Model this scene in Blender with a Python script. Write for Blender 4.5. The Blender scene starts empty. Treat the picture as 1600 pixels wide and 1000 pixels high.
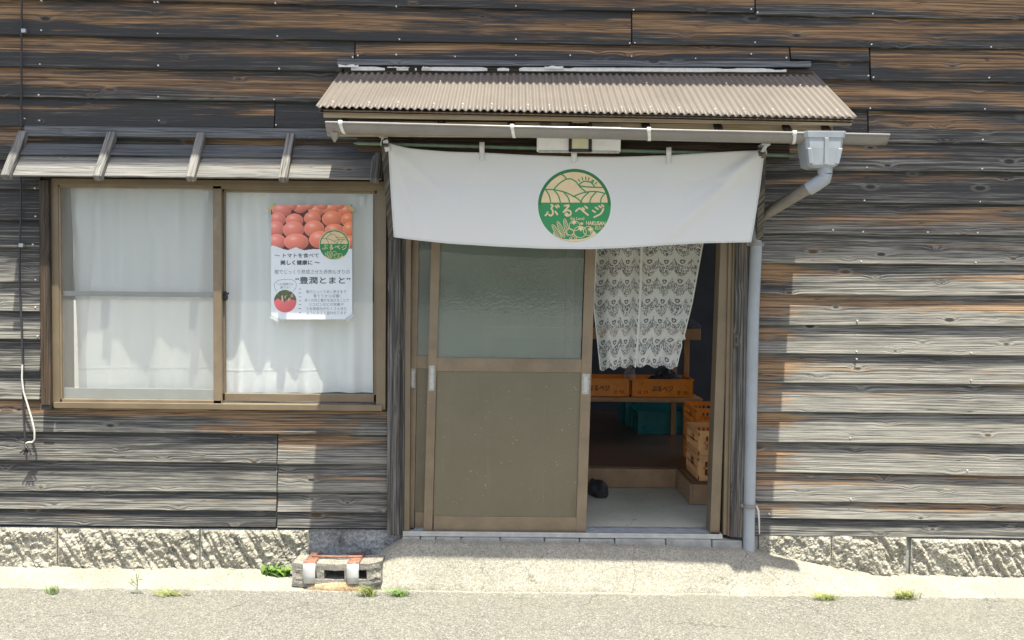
import bpy, bmesh, math, random
import numpy as np
from mathutils import Vector, Matrix
R = math.radians
random.seed(7)
rng = np.random.default_rng(5)
sc = bpy.context.scene
col = sc.collection

# ------------------------------------------------------------------ camera
F = 1209.0; D = 4.32; EYE = 1.59
cam = bpy.data.cameras.new("camera"); camo = bpy.data.objects.new("camera", cam); col.objects.link(camo)
cam.sensor_width = 36; cam.lens = 36 * F / 1600; cam.clip_end = 500; cam.clip_start = .05
CM = Matrix.Translation((0, -D, EYE)) @ Matrix.Rotation(R(90 - 1.9), 4, 'X') @ Matrix.Rotation(.0096, 4, 'Z')
camo.matrix_world = CM
sc.camera = camo
# ------------------------------------------------------------------ sky, sun, exposure
EL, AZ = 76.3, 19.0                     # sun height, and its swing to the right of the wall's normal
w = bpy.data.worlds.new("World"); sc.world = w; w.use_nodes = True
wn = w.node_tree
sky = wn.nodes.new("ShaderNodeTexSky"); sky.sky_type = 'NISHITA'; sky.sun_disc = False
sky.sun_elevation = R(EL); sky.sun_rotation = R(180 - AZ); sky.air_density = 1.0; sky.dust_density = 4.0; sky.ozone_density = 1.0
wn.links.new(sky.outputs[0], wn.nodes["Background"].inputs[0]); wn.nodes["Background"].inputs[1].default_value = .12
sl = bpy.data.lights.new("sun", 'SUN'); sl.energy = 5.0; sl.angle = R(.5); sl.color = (1, .965, .83)
so = bpy.data.objects.new("sun", sl); col.objects.link(so); so.location = (3, -8, 12)
sdir = Vector((math.sin(R(AZ)) * math.cos(R(EL)), -math.cos(R(AZ)) * math.cos(R(EL)), math.sin(R(EL))))
so.rotation_euler = sdir.to_track_quat('Z', 'Y').to_euler()
sc.view_settings.view_transform = 'Standard'; sc.view_settings.look = 'None'
sc.view_settings.exposure = 1.12; sc.view_settings.gamma = 1.0
sc.cycles.max_bounces = 8; sc.cycles.transparent_max_bounces = 16
sc.cycles.use_denoising = True

# ------------------------------------------------------------------ measuring: a pixel of the 1600x1000 photo on the plane Y
def W(px, py, Y):
    d = CM.to_3x3() @ Vector(((px - 800) / F, (500 - py) / F, -1))
    t = (Y + D) / d.y
    return Vector((0, -D, EYE)) + d * t
def WX(px, py, Y): return W(px, py, Y).x
def WZ(px, py, Y): return W(px, py, Y).z
def WG(px, py, Z):
    d = CM.to_3x3() @ Vector(((px - 800) / F, (500 - py) / F, -1))
    return Vector((0, -D, EYE)) + d * ((Z - EYE) / d.z)

# ------------------------------------------------------------------ noise for real relief
def vnoise(x, y, seed=0):
    x = np.asarray(x, float); y = np.asarray(y, float)
    xi = np.floor(x).astype(np.int64); yi = np.floor(y).astype(np.int64)
    fx = x - xi; fy = y - yi; fx = fx * fx * (3 - 2 * fx); fy = fy * fy * (3 - 2 * fy)
    def h(a, b):
        n = (a * 374761393 + b * 668265263 + seed * 974711) & 0x7fffffff
        n = ((n ^ (n >> 13)) * 1274126177) & 0x7fffffff
        return ((n ^ (n >> 16)) & 0xffff) / 65535.0
    return (h(xi, yi) * (1 - fx) + h(xi + 1, yi) * fx) * (1 - fy) + (h(xi, yi + 1) * (1 - fx) + h(xi + 1, yi + 1) * fx) * fy
def fbm(x, y, seed=0, o=4):
    s = 0; a = .5
    for k in range(o):
        s = s + a * (vnoise(x, y, seed + k) - .5); x = x * 2.03; y = y * 2.03; a *= .5
    return s

# ------------------------------------------------------------------ mesh builder
class MB:
    def __init__(s): s.v = []; s.f = []; s.m = []; s.mi = 0; s.attr = {}
    def add(s, vs, fs, mi=None):
        o = len(s.v); s.v += [tuple(p) for p in vs]
        for f in fs: s.f.append(tuple(i + o for i in f)); s.m.append(s.mi if mi is None else mi)
        return o
    def box(s, x0, x1, y0, y1, z0, z1, bev=0, shear=None, mi=None):
        bm = bmesh.new(); bmesh.ops.create_cube(bm, size=1)
        for v in bm.verts:
            v.co = Vector((x0 + (v.co.x + .5) * (x1 - x0), y0 + (v.co.y + .5) * (y1 - y0), z0 + (v.co.z + .5) * (z1 - z0)))
        if bev: bmesh.ops.bevel(bm, geom=bm.edges[:], offset=bev, segments=1, affect='EDGES')
        if shear:
            for v in bm.verts: v.co.x += (v.co.z - shear[1]) * shear[0]
        bm.verts.index_update()
        s.add([v.co for v in bm.verts], [[v.index for v in f.verts] for f in bm.faces], mi); bm.free()
    def pbox(s, px0, px1, py0, py1, Y0, Y1, bev=0, shear=None, mi=None):        # front-face pixels, Y0 nearer the camera
        mx, my = (px0 + px1) / 2, (py0 + py1) / 2
        s.box(WX(px0, my, Y0), WX(px1, my, Y0), Y0, Y1, WZ(mx, py1, Y0), WZ(mx, py0, Y0), bev, shear, mi)
    def obox(s, a, b, wv, tv, mi=None, bev=0):      # bar from a to b, half-width vector wv, half-thickness vector tv
        a, b, wv, tv = Vector(a), Vector(b), Vector(wv), Vector(tv)
        vs = []
        for p in (a, b):
            for i, j in ((-1, -1), (1, -1), (1, 1), (-1, 1)): vs.append(p + wv * i + tv * j)
        fs = [(0, 1, 2, 3), (7, 6, 5, 4), (0, 4, 5, 1), (1, 5, 6, 2), (2, 6, 7, 3), (3, 7, 4, 0)]
        bm = bmesh.new(); bv = [bm.verts.new(p) for p in vs]
        for f in fs: bm.faces.new([bv[i] for i in f])
        bmesh.ops.recalc_face_normals(bm, faces=bm.faces[:])
        if bev: bmesh.ops.bevel(bm, geom=bm.edges[:], offset=bev, segments=1, affect='EDGES')
        bm.verts.index_update()
        s.add([v.co for v in bm.verts], [[v.index for v in f.verts] for f in bm.faces], mi); bm.free()
    def tube(s, pts, r, n=10, caps=True, mi=None):
        pts = [Vector(p) for p in pts]; rs = r if isinstance(r, (list, tuple)) else [r] * len(pts)
        up = None; rings = []
        for i, p in enumerate(pts):
            t = (pts[min(i + 1, len(pts) - 1)] - pts[max(i - 1, 0)]).normalized()
            if up is None: up = t.orthogonal().normalized()
            up = (up - t * up.dot(t)).normalized(); q = t.cross(up)
            rings.append([p + (up * math.cos(2 * math.pi * k / n) + q * math.sin(2 * math.pi * k / n)) * rs[i] for k in range(n)])
        vs = [v for rg in rings for v in rg]; fs = []
        for i in range(len(pts) - 1):
            for k in range(n): fs.append((i * n + k, i * n + (k + 1) % n, (i + 1) * n + (k + 1) % n, (i + 1) * n + k))
        if caps: fs.append(tuple(range(n))[::-1]); fs.append(tuple((len(pts) - 1) * n + k for k in range(n)))
        s.add(vs, fs, mi)
    def prism_x(s, prof, x0, x1, mi=None):          # profile in (Y,Z), run along X
        n = len(prof); vs = [(x0, y, z) for y, z in prof] + [(x1, y, z) for y, z in prof]
        fs = [tuple(range(n)), tuple(range(2 * n - 1, n - 1, -1))] + [(i, i + n, (i + 1) % n + n, (i + 1) % n) for i in range(n)]
        s.add(vs, fs, mi)
    def grid(s, nx, ny, fn, mi=None, flip=False):
        vs = [fn(i / nx, j / ny) for j in range(ny + 1) for i in range(nx + 1)]; fs = []
        for j in range(ny):
            for i in range(nx):
                a = j * (nx + 1) + i; q = (a, a + 1, a + nx + 2, a + nx + 1); fs.append(q[::-1] if flip else q)
        s.add(vs, fs, mi)
    def build(s, name, mats, parent=None, smooth=None, origin=None):
        me = bpy.data.meshes.new(name)
        if origin is None: origin = parent_loc(parent) if parent else Vector((0, 0, 0))
        o3 = Vector(origin)
        me.from_pydata([(x - o3.x, y - o3.y, z - o3.z) for x, y, z in s.v], [], s.f)
        for m in (mats if isinstance(mats, (list, tuple)) else [mats]): me.materials.append(m)
        me.polygons.foreach_set("material_index", s.m)
        for k, a in s.attr.items():
            at = me.attributes.new(k, 'FLOAT_VECTOR', 'POINT'); at.data.foreach_set("vector", np.asarray(a, np.float32).ravel())
        if smooth is not None:
            me.shade_smooth(); me.set_sharp_from_angle(angle=R(smooth))
        me.update(); me.validate()
        o = bpy.data.objects.new(name, me); col.objects.link(o)
        if parent:
            o.parent = parent; o.location = o3 - parent_loc(parent)
        else: o.location = o3
        return o
def parent_loc(o):
    p = Vector((0, 0, 0))
    while o is not None: p += o.location; o = o.parent
    return p
def tag(o, label=None, cat=None, group=None, kind=None):
    if label: o['label'] = label
    if cat: o['category'] = cat
    if group: o['group'] = group
    if kind: o['kind'] = kind
    return o
def empty(name, loc, label, cat, group=None):
    o = bpy.data.objects.new(name, None); col.objects.link(o); o.location = loc; o.empty_display_size = .1
    return tag(o, label, cat, group)
def solidify(o, t):
    m = o.modifiers.new("thickness", 'SOLIDIFY'); m.thickness = t; m.offset = 0
    return o

# ------------------------------------------------------------------ materials
class G:
    def __init__(s, name):
        s.mat = bpy.data.materials.new(name); s.mat.use_nodes = True; s.t = s.mat.node_tree
        s.b = s.t.nodes["Principled BSDF"]; s.out = s.t.nodes["Material Output"]
    def set(s, sock, v):
        if v is None: return
        if isinstance(v, bpy.types.NodeSocket): s.t.links.new(v, sock)
        elif isinstance(v, (tuple, list)) and sock.type == 'RGBA' and len(v) == 3: sock.default_value = (*v, 1)
        else: sock.default_value = v
    def n(s, typ, ins={}, **props):
        nd = s.t.nodes.new("ShaderNode" + typ)
        for k, v in props.items(): setattr(nd, k, v)
        for k, v in ins.items(): s.set(nd.inputs[k], v)
        return nd
    def m(s, op, a, b=None, c=None, clamp=False):
        nd = s.n("Math", {0: a}, operation=op, use_clamp=clamp)
        if b is not None: s.set(nd.inputs[1], b)
        if c is not None: s.set(nd.inputs[2], c)
        return nd.outputs[0]
    def step(s, x, a, b):                        # smoothstep a -> b
        return s.n("MapRange", {0: x, 1: a, 2: b, 3: 0.0, 4: 1.0}, interpolation_type='SMOOTHSTEP').outputs[0]
    def mix(s, f, a, b, mode='MIX'):
        nd = s.n("Mix", {0: f}, data_type='RGBA', blend_type=mode); s.set(nd.inputs[6], a); s.set(nd.inputs[7], b); return nd.outputs[2]
    def noise(s, v, scale=1.0, detail=2.0, rough=.5, dist=0.0):
        return s.n("TexNoise", {"Vector": v, "Scale": scale, "Detail": detail, "Roughness": rough, "Distortion": dist}).outputs[0]
    def vor(s, v, scale=1.0, feature='F1', rnd=1.0):
        return s.n("TexVoronoi", {"Vector": v, "Scale": scale, "Randomness": rnd}, feature=feature)
    def ramp(s, f, stops):
        nd = s.n("ValToRGB", {0: f}); e = nd.color_ramp.elements
        while len(e) < len(stops): e.new(.5)
        for k, (p, c) in enumerate(stops): e[k].position = p; e[k].color = (*c, 1) if len(c) == 3 else c
        return nd.outputs[0]
    def vec(s, x, y, z):
        return s.n("CombineXYZ", {0: x, 1: y, 2: z}).outputs[0]
    def sep(s, v):
        nd = s.n("SeparateXYZ", {0: v}); return nd.outputs[0], nd.outputs[1], nd.outputs[2]
    def scale(s, v, sx, sy, sz):
        return s.n("VectorMath", {0: v, 1: (sx, sy, sz)}, operation='MULTIPLY').outputs[0]
    def pos(s): return s.n("NewGeometry").outputs["Position"]
    def attr(s, name): return s.n("Attribute", attribute_name=name).outputs["Vector"]
    def bump(s, h, strength=.5, dist=.01):
        return s.n("Bump", {"Height": h, "Strength": strength, "Distance": dist}).outputs[0]
    def fin(s, base=None, rough=None, metal=None, normal=None, spec=None, **k):
        s.set(s.b.inputs["Base Color"], base); s.set(s.b.inputs["Roughness"], rough); s.set(s.b.inputs["Metallic"], metal)
        s.set(s.b.inputs["Normal"], normal); s.set(s.b.inputs["Specular IOR Level"], spec)
        for a, v in k.items(): s.set(s.b.inputs[a], v)
        return s.mat

def wood_mat(name, grey, dark, brown, light, use_par=True, par=(1, .2, .3), bumpd=.004, rough=.8):
    """weathered board: wco = (along, across in metres, board id); wpar = (weathering, brown amount, height in board 0..1)"""
    g = G(name); u, v, i = g.sep(g.attr("wco"))
    if use_par: wr, org, hb = g.sep(g.attr("wpar"))
    else: wr, org, hb = par
    ido = g.m('MULTIPLY', i, 13.7)
    kv = g.vec(g.m('MULTIPLY', u, 4.6), g.m('MULTIPLY', v, 11.0), ido)
    vo = g.vor(kv, 1.0); d = vo.outputs["Distance"]; cr, cg, cb = g.sep(vo.outputs["Color"])
    has = g.step(cr, .72, .68)
    near = g.m('MULTIPLY', has, g.m('POWER', 2.718, g.m('MULTIPLY', g.m('MULTIPLY', d, d), -26.0)))
    low = g.noise(g.vec(g.m('MULTIPLY', u, .55), g.m('MULTIPLY', v, 5.0), ido), 1.0, 2, .5)
    ph = g.m('ADD', g.m('MULTIPLY', v, 120.0), g.m('ADD', g.m('MULTIPLY', low, 5.5), g.m('MULTIPLY', near, 2.8)))
    ring = g.noise(g.vec(g.m('MULTIPLY', u, .9), ph, ido), 1.0, 2.5, .6)
    ringc = g.step(ring, .36, .62)
    fib = g.noise(g.vec(g.m('MULTIPLY', u, 3.6), g.m('ADD', g.m('MULTIPLY', v, 260.0), g.m('MULTIPLY', near, 3.0)), ido), 1.0, 3, .65)
    fibc = g.step(fib, .36, .64)
    wear = g.noise(g.vec(g.m('MULTIPLY', u, 3.6), g.m('ADD', g.m('MULTIPLY', v, 88.0), g.m('MULTIPLY', near, 4.0)), g.m('ADD', ido, 5.0)), 1.0, 4, .72)
    soft = g.noise(g.vec(g.m('MULTIPLY', u, 1.4), g.m('MULTIPLY', v, 14.0), g.m('ADD', ido, 31.0)), 1.0, 4, .6)
    patch = g.noise(g.vec(g.m('MULTIPLY', u, 1.1), g.m('MULTIPLY', v, 17.0), g.m('ADD', ido, 9.0)), 1.0, 5, .68)
    # grey silvered ridges
    gs = g.m('ADD', g.m('MULTIPLY', ringc, .24), g.m('ADD', g.m('MULTIPLY', fibc, .20), g.m('ADD', g.m('MULTIPLY', wear, .62), g.m('MULTIPLY', soft, .36))))
    gs = g.m('ADD', gs, g.m('MULTIPLY', g.m('SUBTRACT', .5, hb), g.m('MULTIPLY', g.m('SUBTRACT', wr, .35), .62)))  # board tops darker: less bleaching, plus painted shadow of the lap above
    thr = g.m('SUBTRACT', 1.155, g.m('MULTIPLY', wr, .66))
    ga = g.m('MULTIPLY', g.step(g.m('SUBTRACT', gs, thr), -.16, .34), g.m('ADD', .46, g.m('MULTIPLY', fibc, .54)))
    # warm brown heart where the char has worn
    cen = g.m('ADD', .62, g.m('MULTIPLY', g.m('SUBTRACT', g.noise(g.vec(g.m('MULTIPLY', u, .5), 3.0, ido), 1.0, 2, .5), .5), 1.5))
    hump = g.m('SUBTRACT', 1.0, g.m('ABSOLUTE', g.m('MULTIPLY', g.m('SUBTRACT', hb, cen), 2.4)))
    oa = g.m('MULTIPLY', g.step(g.m('ADD', patch, g.m('ADD', g.m('MULTIPLY', org, .46), g.m('MULTIPLY', hump, .24))), .75, .93),
             g.m('ADD', .25, g.m('ADD', g.m('MULTIPLY', ringc, .45), g.m('MULTIPLY', fibc, .30))))
    bc = g.mix(g.m('ADD', g.m('MULTIPLY', fibc, .45), g.m('MULTIPLY', ringc, .45)), brown, light)
    c = g.mix(ga, dark, grey); c = g.mix(oa, c, bc)
    c = g.mix(g.m('MULTIPLY', g.step(fib, .40, .30), .55), c, tuple(x * .5 for x in dark))
    ckn = g.noise(g.vec(g.m('MULTIPLY', u, 1.3), g.m('MULTIPLY', v, 75.0), g.m('ADD', ido, 21.0)), 1.0, 1, .4)
    c = g.mix(g.m('MULTIPLY', g.step(g.m('ABSOLUTE', g.m('SUBTRACT', ckn, .5)), .016, .006), g.m('MULTIPLY', g.step(patch, .48, .60), .75)), c, tuple(x * .3 for x in dark))
    # knots
    kr = g.m('ADD', .045, g.m('MULTIPLY', g.m('MULTIPLY', cg, cg), .14))
    core = g.m('MULTIPLY', has, g.step(d, kr, g.m('MULTIPLY', kr, .6)))
    rim = g.m('MULTIPLY', has, g.m('SUBTRACT', g.step(d, g.m('MULTIPLY', kr, 1.7), kr), core))
    c = g.mix(g.m('MULTIPLY', core, .9), c, g.mix(g.step(cb, .4, .6), tuple(x * .6 for x in dark), tuple(x * .7 for x in brown)))
    c = g.mix(g.m('MULTIPLY', rim, .45), c, g.mix(wr, tuple(x * .8 for x in dark), grey))
    h = g.m('ADD', g.m('MULTIPLY', ringc, .55), g.m('ADD', g.m('MULTIPLY', fib, .6), g.m('MULTIPLY', core, -.6)))
    return g.fin(c, rough, normal=g.bump(h, .75, bumpd), spec=.25)

M = {}
M['siding'] = wood_mat("charred_siding", (.32, .305, .265), (.048, .048, .048), (.145, .078, .038), (.46, .28, .14))
M['post_wood'] = wood_mat("grey_post_wood", (.24, .225, .20), (.045, .043, .042), (.12, .075, .045), (.28, .20, .13), False, (.72, .12, .5), .003)
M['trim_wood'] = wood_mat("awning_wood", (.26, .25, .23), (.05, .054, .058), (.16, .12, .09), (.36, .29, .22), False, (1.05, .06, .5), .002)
M['tan_wood'] = wood_mat("tan_fascia_wood", (.52, .45, .34), (.30, .235, .155), (.34, .25, .15), (.52, .41, .27), False, (.9, .3, .5), .0012)
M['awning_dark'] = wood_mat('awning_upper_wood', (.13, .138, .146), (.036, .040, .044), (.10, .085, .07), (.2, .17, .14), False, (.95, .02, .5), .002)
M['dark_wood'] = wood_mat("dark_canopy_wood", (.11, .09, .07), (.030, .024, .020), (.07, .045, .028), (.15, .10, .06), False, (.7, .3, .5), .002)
M['ridge_wood'] = wood_mat("blue_grey_ridge_wood", (.19, .20, .21), (.06, .066, .075), (.12, .12, .12), (.20, .20, .20), False, (.85, .0, .5), .002)

def plain(name, colr, rough=.5, metal=0., var=.12, scale=14., bump=0., bs=60., spec=.5, dirt=None):
    g = G(name); p = g.pos(); n = g.noise(p, scale, 4, .6)
    c = g.mix(g.step(n, .3, .7), tuple(x * (1 - var) for x in colr), tuple(min(1, x * (1 + var)) for x in colr))
    if dirt: c = g.mix(g.m('MULTIPLY', g.step(g.noise(p, scale * 2.7, 5, .7), .55, .8), .7), c, dirt)
    r = g.m('ADD', rough - .06, g.m('MULTIPLY', n, .12))
    return g.fin(c, r, metal, g.bump(g.noise(p, bs, 3, .6), bump, .002) if bump else None, spec)
M['bronze'] = plain("bronze_aluminium", (.205, .158, .102), .42, .25, .12, 5, dirt=(.165, .135, .10))
M['bronze_worn'] = plain("bronze_aluminium_worn", (.235, .18, .12), .40, .25, .14, 6, dirt=(.29, .245, .185))
M['alu'] = plain("bare_aluminium_rail", (.50, .52, .54), .35, .7, .1, 20)
M['screen_bar'] = plain("grey_green_bar", (.27, .29, .27), .5, .2, .06)
M['white_plate'] = plain("worn_white_plate", (.42, .39, .34), .4, .1, .2, 60, dirt=(.06, .05, .04))
M['white_plastic'] = plain("white_plastic", (.84, .84, .80), .4, 0, .05, 9, dirt=(.55, .52, .46))
M['clip_white'] = plain("white_clip_plastic", (.74, .74, .71), .45, 0, .04)
M['lens'] = plain("yellowed_lens", (.72, .68, .46), .35, 0, .06, 12)
M['black'] = plain("black_plastic", (.02, .02, .022), .5, 0, .15)
M['rubber'] = plain("black_rubber_clog", (.016, .017, .02), .45, 0, .2, 30)
M['gutter'] = plain("taupe_gutter_plastic", (.235, .22, .205), .22, 0, .10, 5, dirt=(.18, .168, .155))
M['pipe'] = plain("grey_pvc", (.33, .36, .385), .38, 0, .08, 6, dirt=(.30, .31, .31))
M['pipe_brown'] = plain("taupe_pvc", (.27, .245, .22), .38, 0, .1, 6, dirt=(.17, .15, .13))
M['roof'] = plain("tan_corrugated_sheet", (.165, .143, .124), .5, .0, .07, 3.5, dirt=(.135, .118, .104), spec=.35)
M['white_paint'] = plain("flaking_white_paint", (.68, .67, .63), .6, 0, .1, 40, bump=.4)
M['green_pole'] = plain("green_garden_pole", (.13, .20, .14), .45, 0, .15, 25, bump=.3)
M['crate_orange'] = plain("orange_crate_plastic", (.86, .29, .03), .42, 0, .10, 8, dirt=(.68, .23, .03))
M['crate_pale'] = plain("pale_crate_plastic", (.84, .45, .19), .45, 0, .08, 8, dirt=(.70, .36, .15))
M['crate_teal'] = plain("teal_crate_plastic", (.02, .20, .20), .42, 0, .10, 8)
M['room_wood'] = plain("room_wood", (.42, .26, .14), .5, 0, .15, 5)
M['table_wood'] = plain("table_wood", (.46, .25, .11), .45, 0, .15, 6)
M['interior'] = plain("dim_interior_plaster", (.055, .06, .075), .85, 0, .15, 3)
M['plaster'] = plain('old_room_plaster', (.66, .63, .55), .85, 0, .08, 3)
M['backing'] = plain("wall_backing", (.04, .038, .036), .9, 0, .2, 4)
M['rust'] = plain("rusty_steel", (.25, .12, .08), .8, .1, .4, 40, bump=.5, dirt=(.62, .47, .40))
M['zinc'] = plain("white_galvanised_strap", (.66, .66, .65), .4, .3, .08, 20, dirt=(.45, .43, .40))
M['cable_dark'] = plain("dark_cable", (.035, .036, .04), .6, 0, .2)
M['cable_white'] = plain("white_cord", (.62, .60, .55), .6, 0, .1, 40)
M['leaf'] = plain("weed_leaf", (.12, .21, .035), .6, 0, .35, 40)
M['leaf_yellow'] = plain("yellow_grass", (.20, .225, .06), .6, 0, .4, 40)
M['ink'] = plain("dark_ink", (.035, .06, .065), .7, 0, .05)
M['ink_grey'] = plain("grey_ink", (.19, .22, .235), .7, 0, .05)
M['paper'] = plain("poster_paper", (.72, .77, .82), .5, 0, .015, 4)
M['green'] = plain("emblem_green", (.035, .255, .09), .75, 0, .06, 20)
M['green_dark'] = plain("emblem_dark_green", (.03, .17, .055), .75, 0, .06, 20)
M['cream'] = plain("emblem_cream", (.72, .56, .34), .75, 0, .05, 30)
M['emblem_white'] = plain("emblem_rim", (.80, .80, .76), .75, 0, .03)
M['crate_ink'] = plain("crate_print", (.06, .03, .012), .6, 0, .05)
M['tape'] = plain("yellow_masking_tape", (.55, .45, .24), .6, 0, .1, 40)
M['tape_clear'] = plain("clear_tape", (.50, .55, .54), .3, 0, .1, 40)
M['steel_nail'] = plain("bright_nail_head", (.80, .80, .78), .3, .3, .05)
M['mortar'] = plain("grey_mortar", (.28, .29, .28), .9, 0, .35, 9, bump=.8, bs=70, dirt=(.12, .12, .11))
M['sill'] = plain("concrete_sill", (.30, .30, .28), .85, 0, .2, 14, bump=.5, bs=90, dirt=(.16, .16, .14))

g = G("cotton_curtain")
p = g.pos(); h = g.noise(g.scale(p, 40, 40, 420), 1, 3, .6)
M['curtain'] = g.fin(g.mix(h, (.84, .875, .87), (.89, .91, .90)), .85, normal=g.bump(h, .35, .003), spec=.1)
tb = g.n("BsdfTranslucent", {"Color": (.7, .74, .74, 1)}); mx = g.n("MixShader", {0: .12}); g.t.links.new(g.b.outputs[0], mx.inputs[1]); g.t.links.new(tb.outputs[0], mx.inputs[2]); g.t.links.new(mx.outputs[0], g.out.inputs[0])
g = G("noren_cloth")
p = g.pos(); h = g.noise(g.scale(p, 300, 300, 300), 1, 2, .6); b = g.noise(p, 2.2, 3, .5)
M['noren'] = g.fin(g.mix(b, (.79, .79, .765), (.83, .83, .805)), .9, normal=g.bump(h, .15, .001), spec=.1)
tb = g.n("BsdfTranslucent", {"Color": (.8, .79, .75, 1)}); mx = g.n("MixShader", {0: .25}); g.t.links.new(g.b.outputs[0], mx.inputs[1]); g.t.links.new(tb.outputs[0], mx.inputs[2]); g.t.links.new(mx.outputs[0], g.out.inputs[0])

def glass_mat(name, tint=(.985, .99, .985), dust=.06, dust_glare_col=(.5, .52, .5), bump=0, rough=.02, bs=70):
    g = G(name); p = g.pos()
    tr = g.n("BsdfTransparent", {"Color": (*tint, 1)}); gl = g.n("BsdfGlossy", {"Color": (1, 1, 1, 1), "Roughness": rough})
    fr = g.n("Fresnel", {"IOR": 1.5})
    if bump:
        b = g.bump(g.m('MULTIPLY', g.vor(g.scale(p, 1, 1, 1), bs, 'SMOOTH_F1').outputs["Distance"], g.m('ADD', .25, g.noise(p, 5, 2))), bump, .006)
        g.t.links.new(b, gl.inputs["Normal"]); g.t.links.new(b, fr.inputs["Normal"])
    df = g.n("BsdfDiffuse", {"Color": (*dust_glare_col, 1)})
    dm = g.n("MixShader", {0: g.m('MULTIPLY', g.m('ADD', .6, g.m('MULTIPLY', g.noise(p, 3.5, 4, .6), .8)), dust)})
    g.t.links.new(tr.outputs[0], dm.inputs[1]); g.t.links.new(df.outputs[0], dm.inputs[2])
    m2 = g.n("MixShader", {0: g.m('MULTIPLY', fr.outputs[0], g.m('MULTIPLY', 1.7, g.m('SUBTRACT', 1.0, g.n('NewGeometry').outputs['Backfacing'])))}); g.t.links.new(dm.outputs[0], m2.inputs[1]); g.t.links.new(gl.outputs[0], m2.inputs[2])
    g.t.links.new(m2.outputs[0], g.out.inputs[0]); return g.mat
M['glass'] = glass_mat("window_glass", dust=.015)
M['door_glass'] = glass_mat("hammered_door_glass", (.74, .80, .75), .26, (.36, .42, .38), .05, .07)  # dust plus a painted-in reflection of the bright road and hillside
M['bag'] = glass_mat("clear_plastic_film", (.9, .92, .92), .12, (.7, .72, .72), 1.0, .1, 50)
g = G("insect_screen_mesh")
tr = g.n("BsdfTransparent"); df = g.n("BsdfDiffuse", {"Color": (.46, .47, .44, 1)}); m2 = g.n("MixShader", {0: .27})
g.t.links.new(tr.outputs[0], m2.inputs[1]); g.t.links.new(df.outputs[0], m2.inputs[2]); g.t.links.new(m2.outputs[0], g.out.inputs[0]); M['screen'] = g.mat

g = G("olive_kick_panel")
p = g.pos(); n = g.noise(p, 4, 4, .6); sp = g.noise(g.scale(p, 60, 60, 60), 1, 2, .5)
c = g.mix(n, (.145, .124, .075), (.195, .17, .11)); c = g.mix(g.m('MULTIPLY', g.step(sp, .70, .76), .7), c, (.38, .35, .28)); c = g.mix(g.m('MULTIPLY', g.step(sp, .28, .24), .5), c, (.05, .042, .03))
sw = g.noise(g.scale(p, 5, 5, 1.3), 1, 4, .6); c = g.mix(g.m('MULTIPLY', g.step(sw, .58, .72), .35), c, (.075, .066, .045))
dr = g.noise(g.scale(p, 45, 45, 2.0), 1, 3, .6); c = g.mix(g.m('MULTIPLY', g.step(dr, .6, .75), .25), c, (.24, .22, .165))
M['kick'] = g.fin(c, .5, .1)

g = G("asphalt_road")
p = g.pos(); a = g.vor(p, 165).outputs["Color"]; ar = g.sep(a)[0]; b = g.vor(p, 330).outputs["Color"]; br = g.sep(b)[1]
big = g.noise(p, 1.3, 4, .6); mid = g.noise(p, 28, 4, .7)
t = g.m('ADD', g.m('MULTIPLY', ar, .45), g.m('ADD', g.m('MULTIPLY', br, .35), g.m('MULTIPLY', mid, .35)))
c = g.ramp(t, [(.0, (.052, .051, .046)), (.34, (.115, .112, .098)), (.58, (.185, .181, .157)), (.9, (.35, .342, .298))])
c = g.mix(g.m('MULTIPLY', g.step(big, .4, .7), .28), c, (.245, .235, .19))
st = g.noise(g.scale(p, 1.0, 2.2, 1), 2.6, 5, .7); c = g.mix(g.m('MULTIPLY', g.step(st, .55, .72), .35), c, (.115, .112, .098))
gr_ = g.vor(p, 38); c = g.mix(g.m('MULTIPLY', g.step(gr_.outputs["Distance"], .17, .12), g.step(g.sep(gr_.outputs["Color"])[0], .80, .84)), c, (.46, .44, .38))
gd = g.vor(g.n("VectorMath", {0: p, 1: (3.3, 1.7, 0)}, operation='ADD').outputs[0], 31); c = g.mix(g.m('MULTIPLY', g.step(gd.outputs["Distance"], .15, .10), g.step(g.sep(gd.outputs["Color"])[1], .86, .9)), c, (.06, .057, .05))
px_, py_, pz_ = g.sep(p)
ck = g.m('ABSOLUTE', g.m('SUBTRACT', px_, g.m('ADD', 1.31, g.m('ADD', g.m('MULTIPLY', py_, -.45), g.m('MULTIPLY', g.noise(p, 22, 4, .7), .09)))))
c = g.mix(g.m('MULTIPLY', g.step(ck, .006, .001), .65), c, (.06, .058, .055))
wp = g.n("VectorMath", {0: p, 1: g.n("VectorMath", {0: g.n("TexNoise", {"Vector": p, "Scale": 6.0, "Detail": 5.0, "Roughness": .7}).outputs[1], 1: (.22, .22, 0)}, operation='MULTIPLY').outputs[0]}, operation='ADD').outputs[0]
ce_ = g.vor(wp, 1.15, 'DISTANCE_TO_EDGE').outputs["Distance"]
c = g.mix(g.m('MULTIPLY', g.step(ce_, .0045, .001), g.m('MULTIPLY', g.step(g.noise(p, 1.7, 3), .46, .56), .6)), c, (.05, .048, .042))
M['asphalt'] = g.fin(c, .85, normal=g.bump(g.m('ADD', ar, g.m('ADD', br, mid)), .7, .006), spec=.3)

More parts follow.
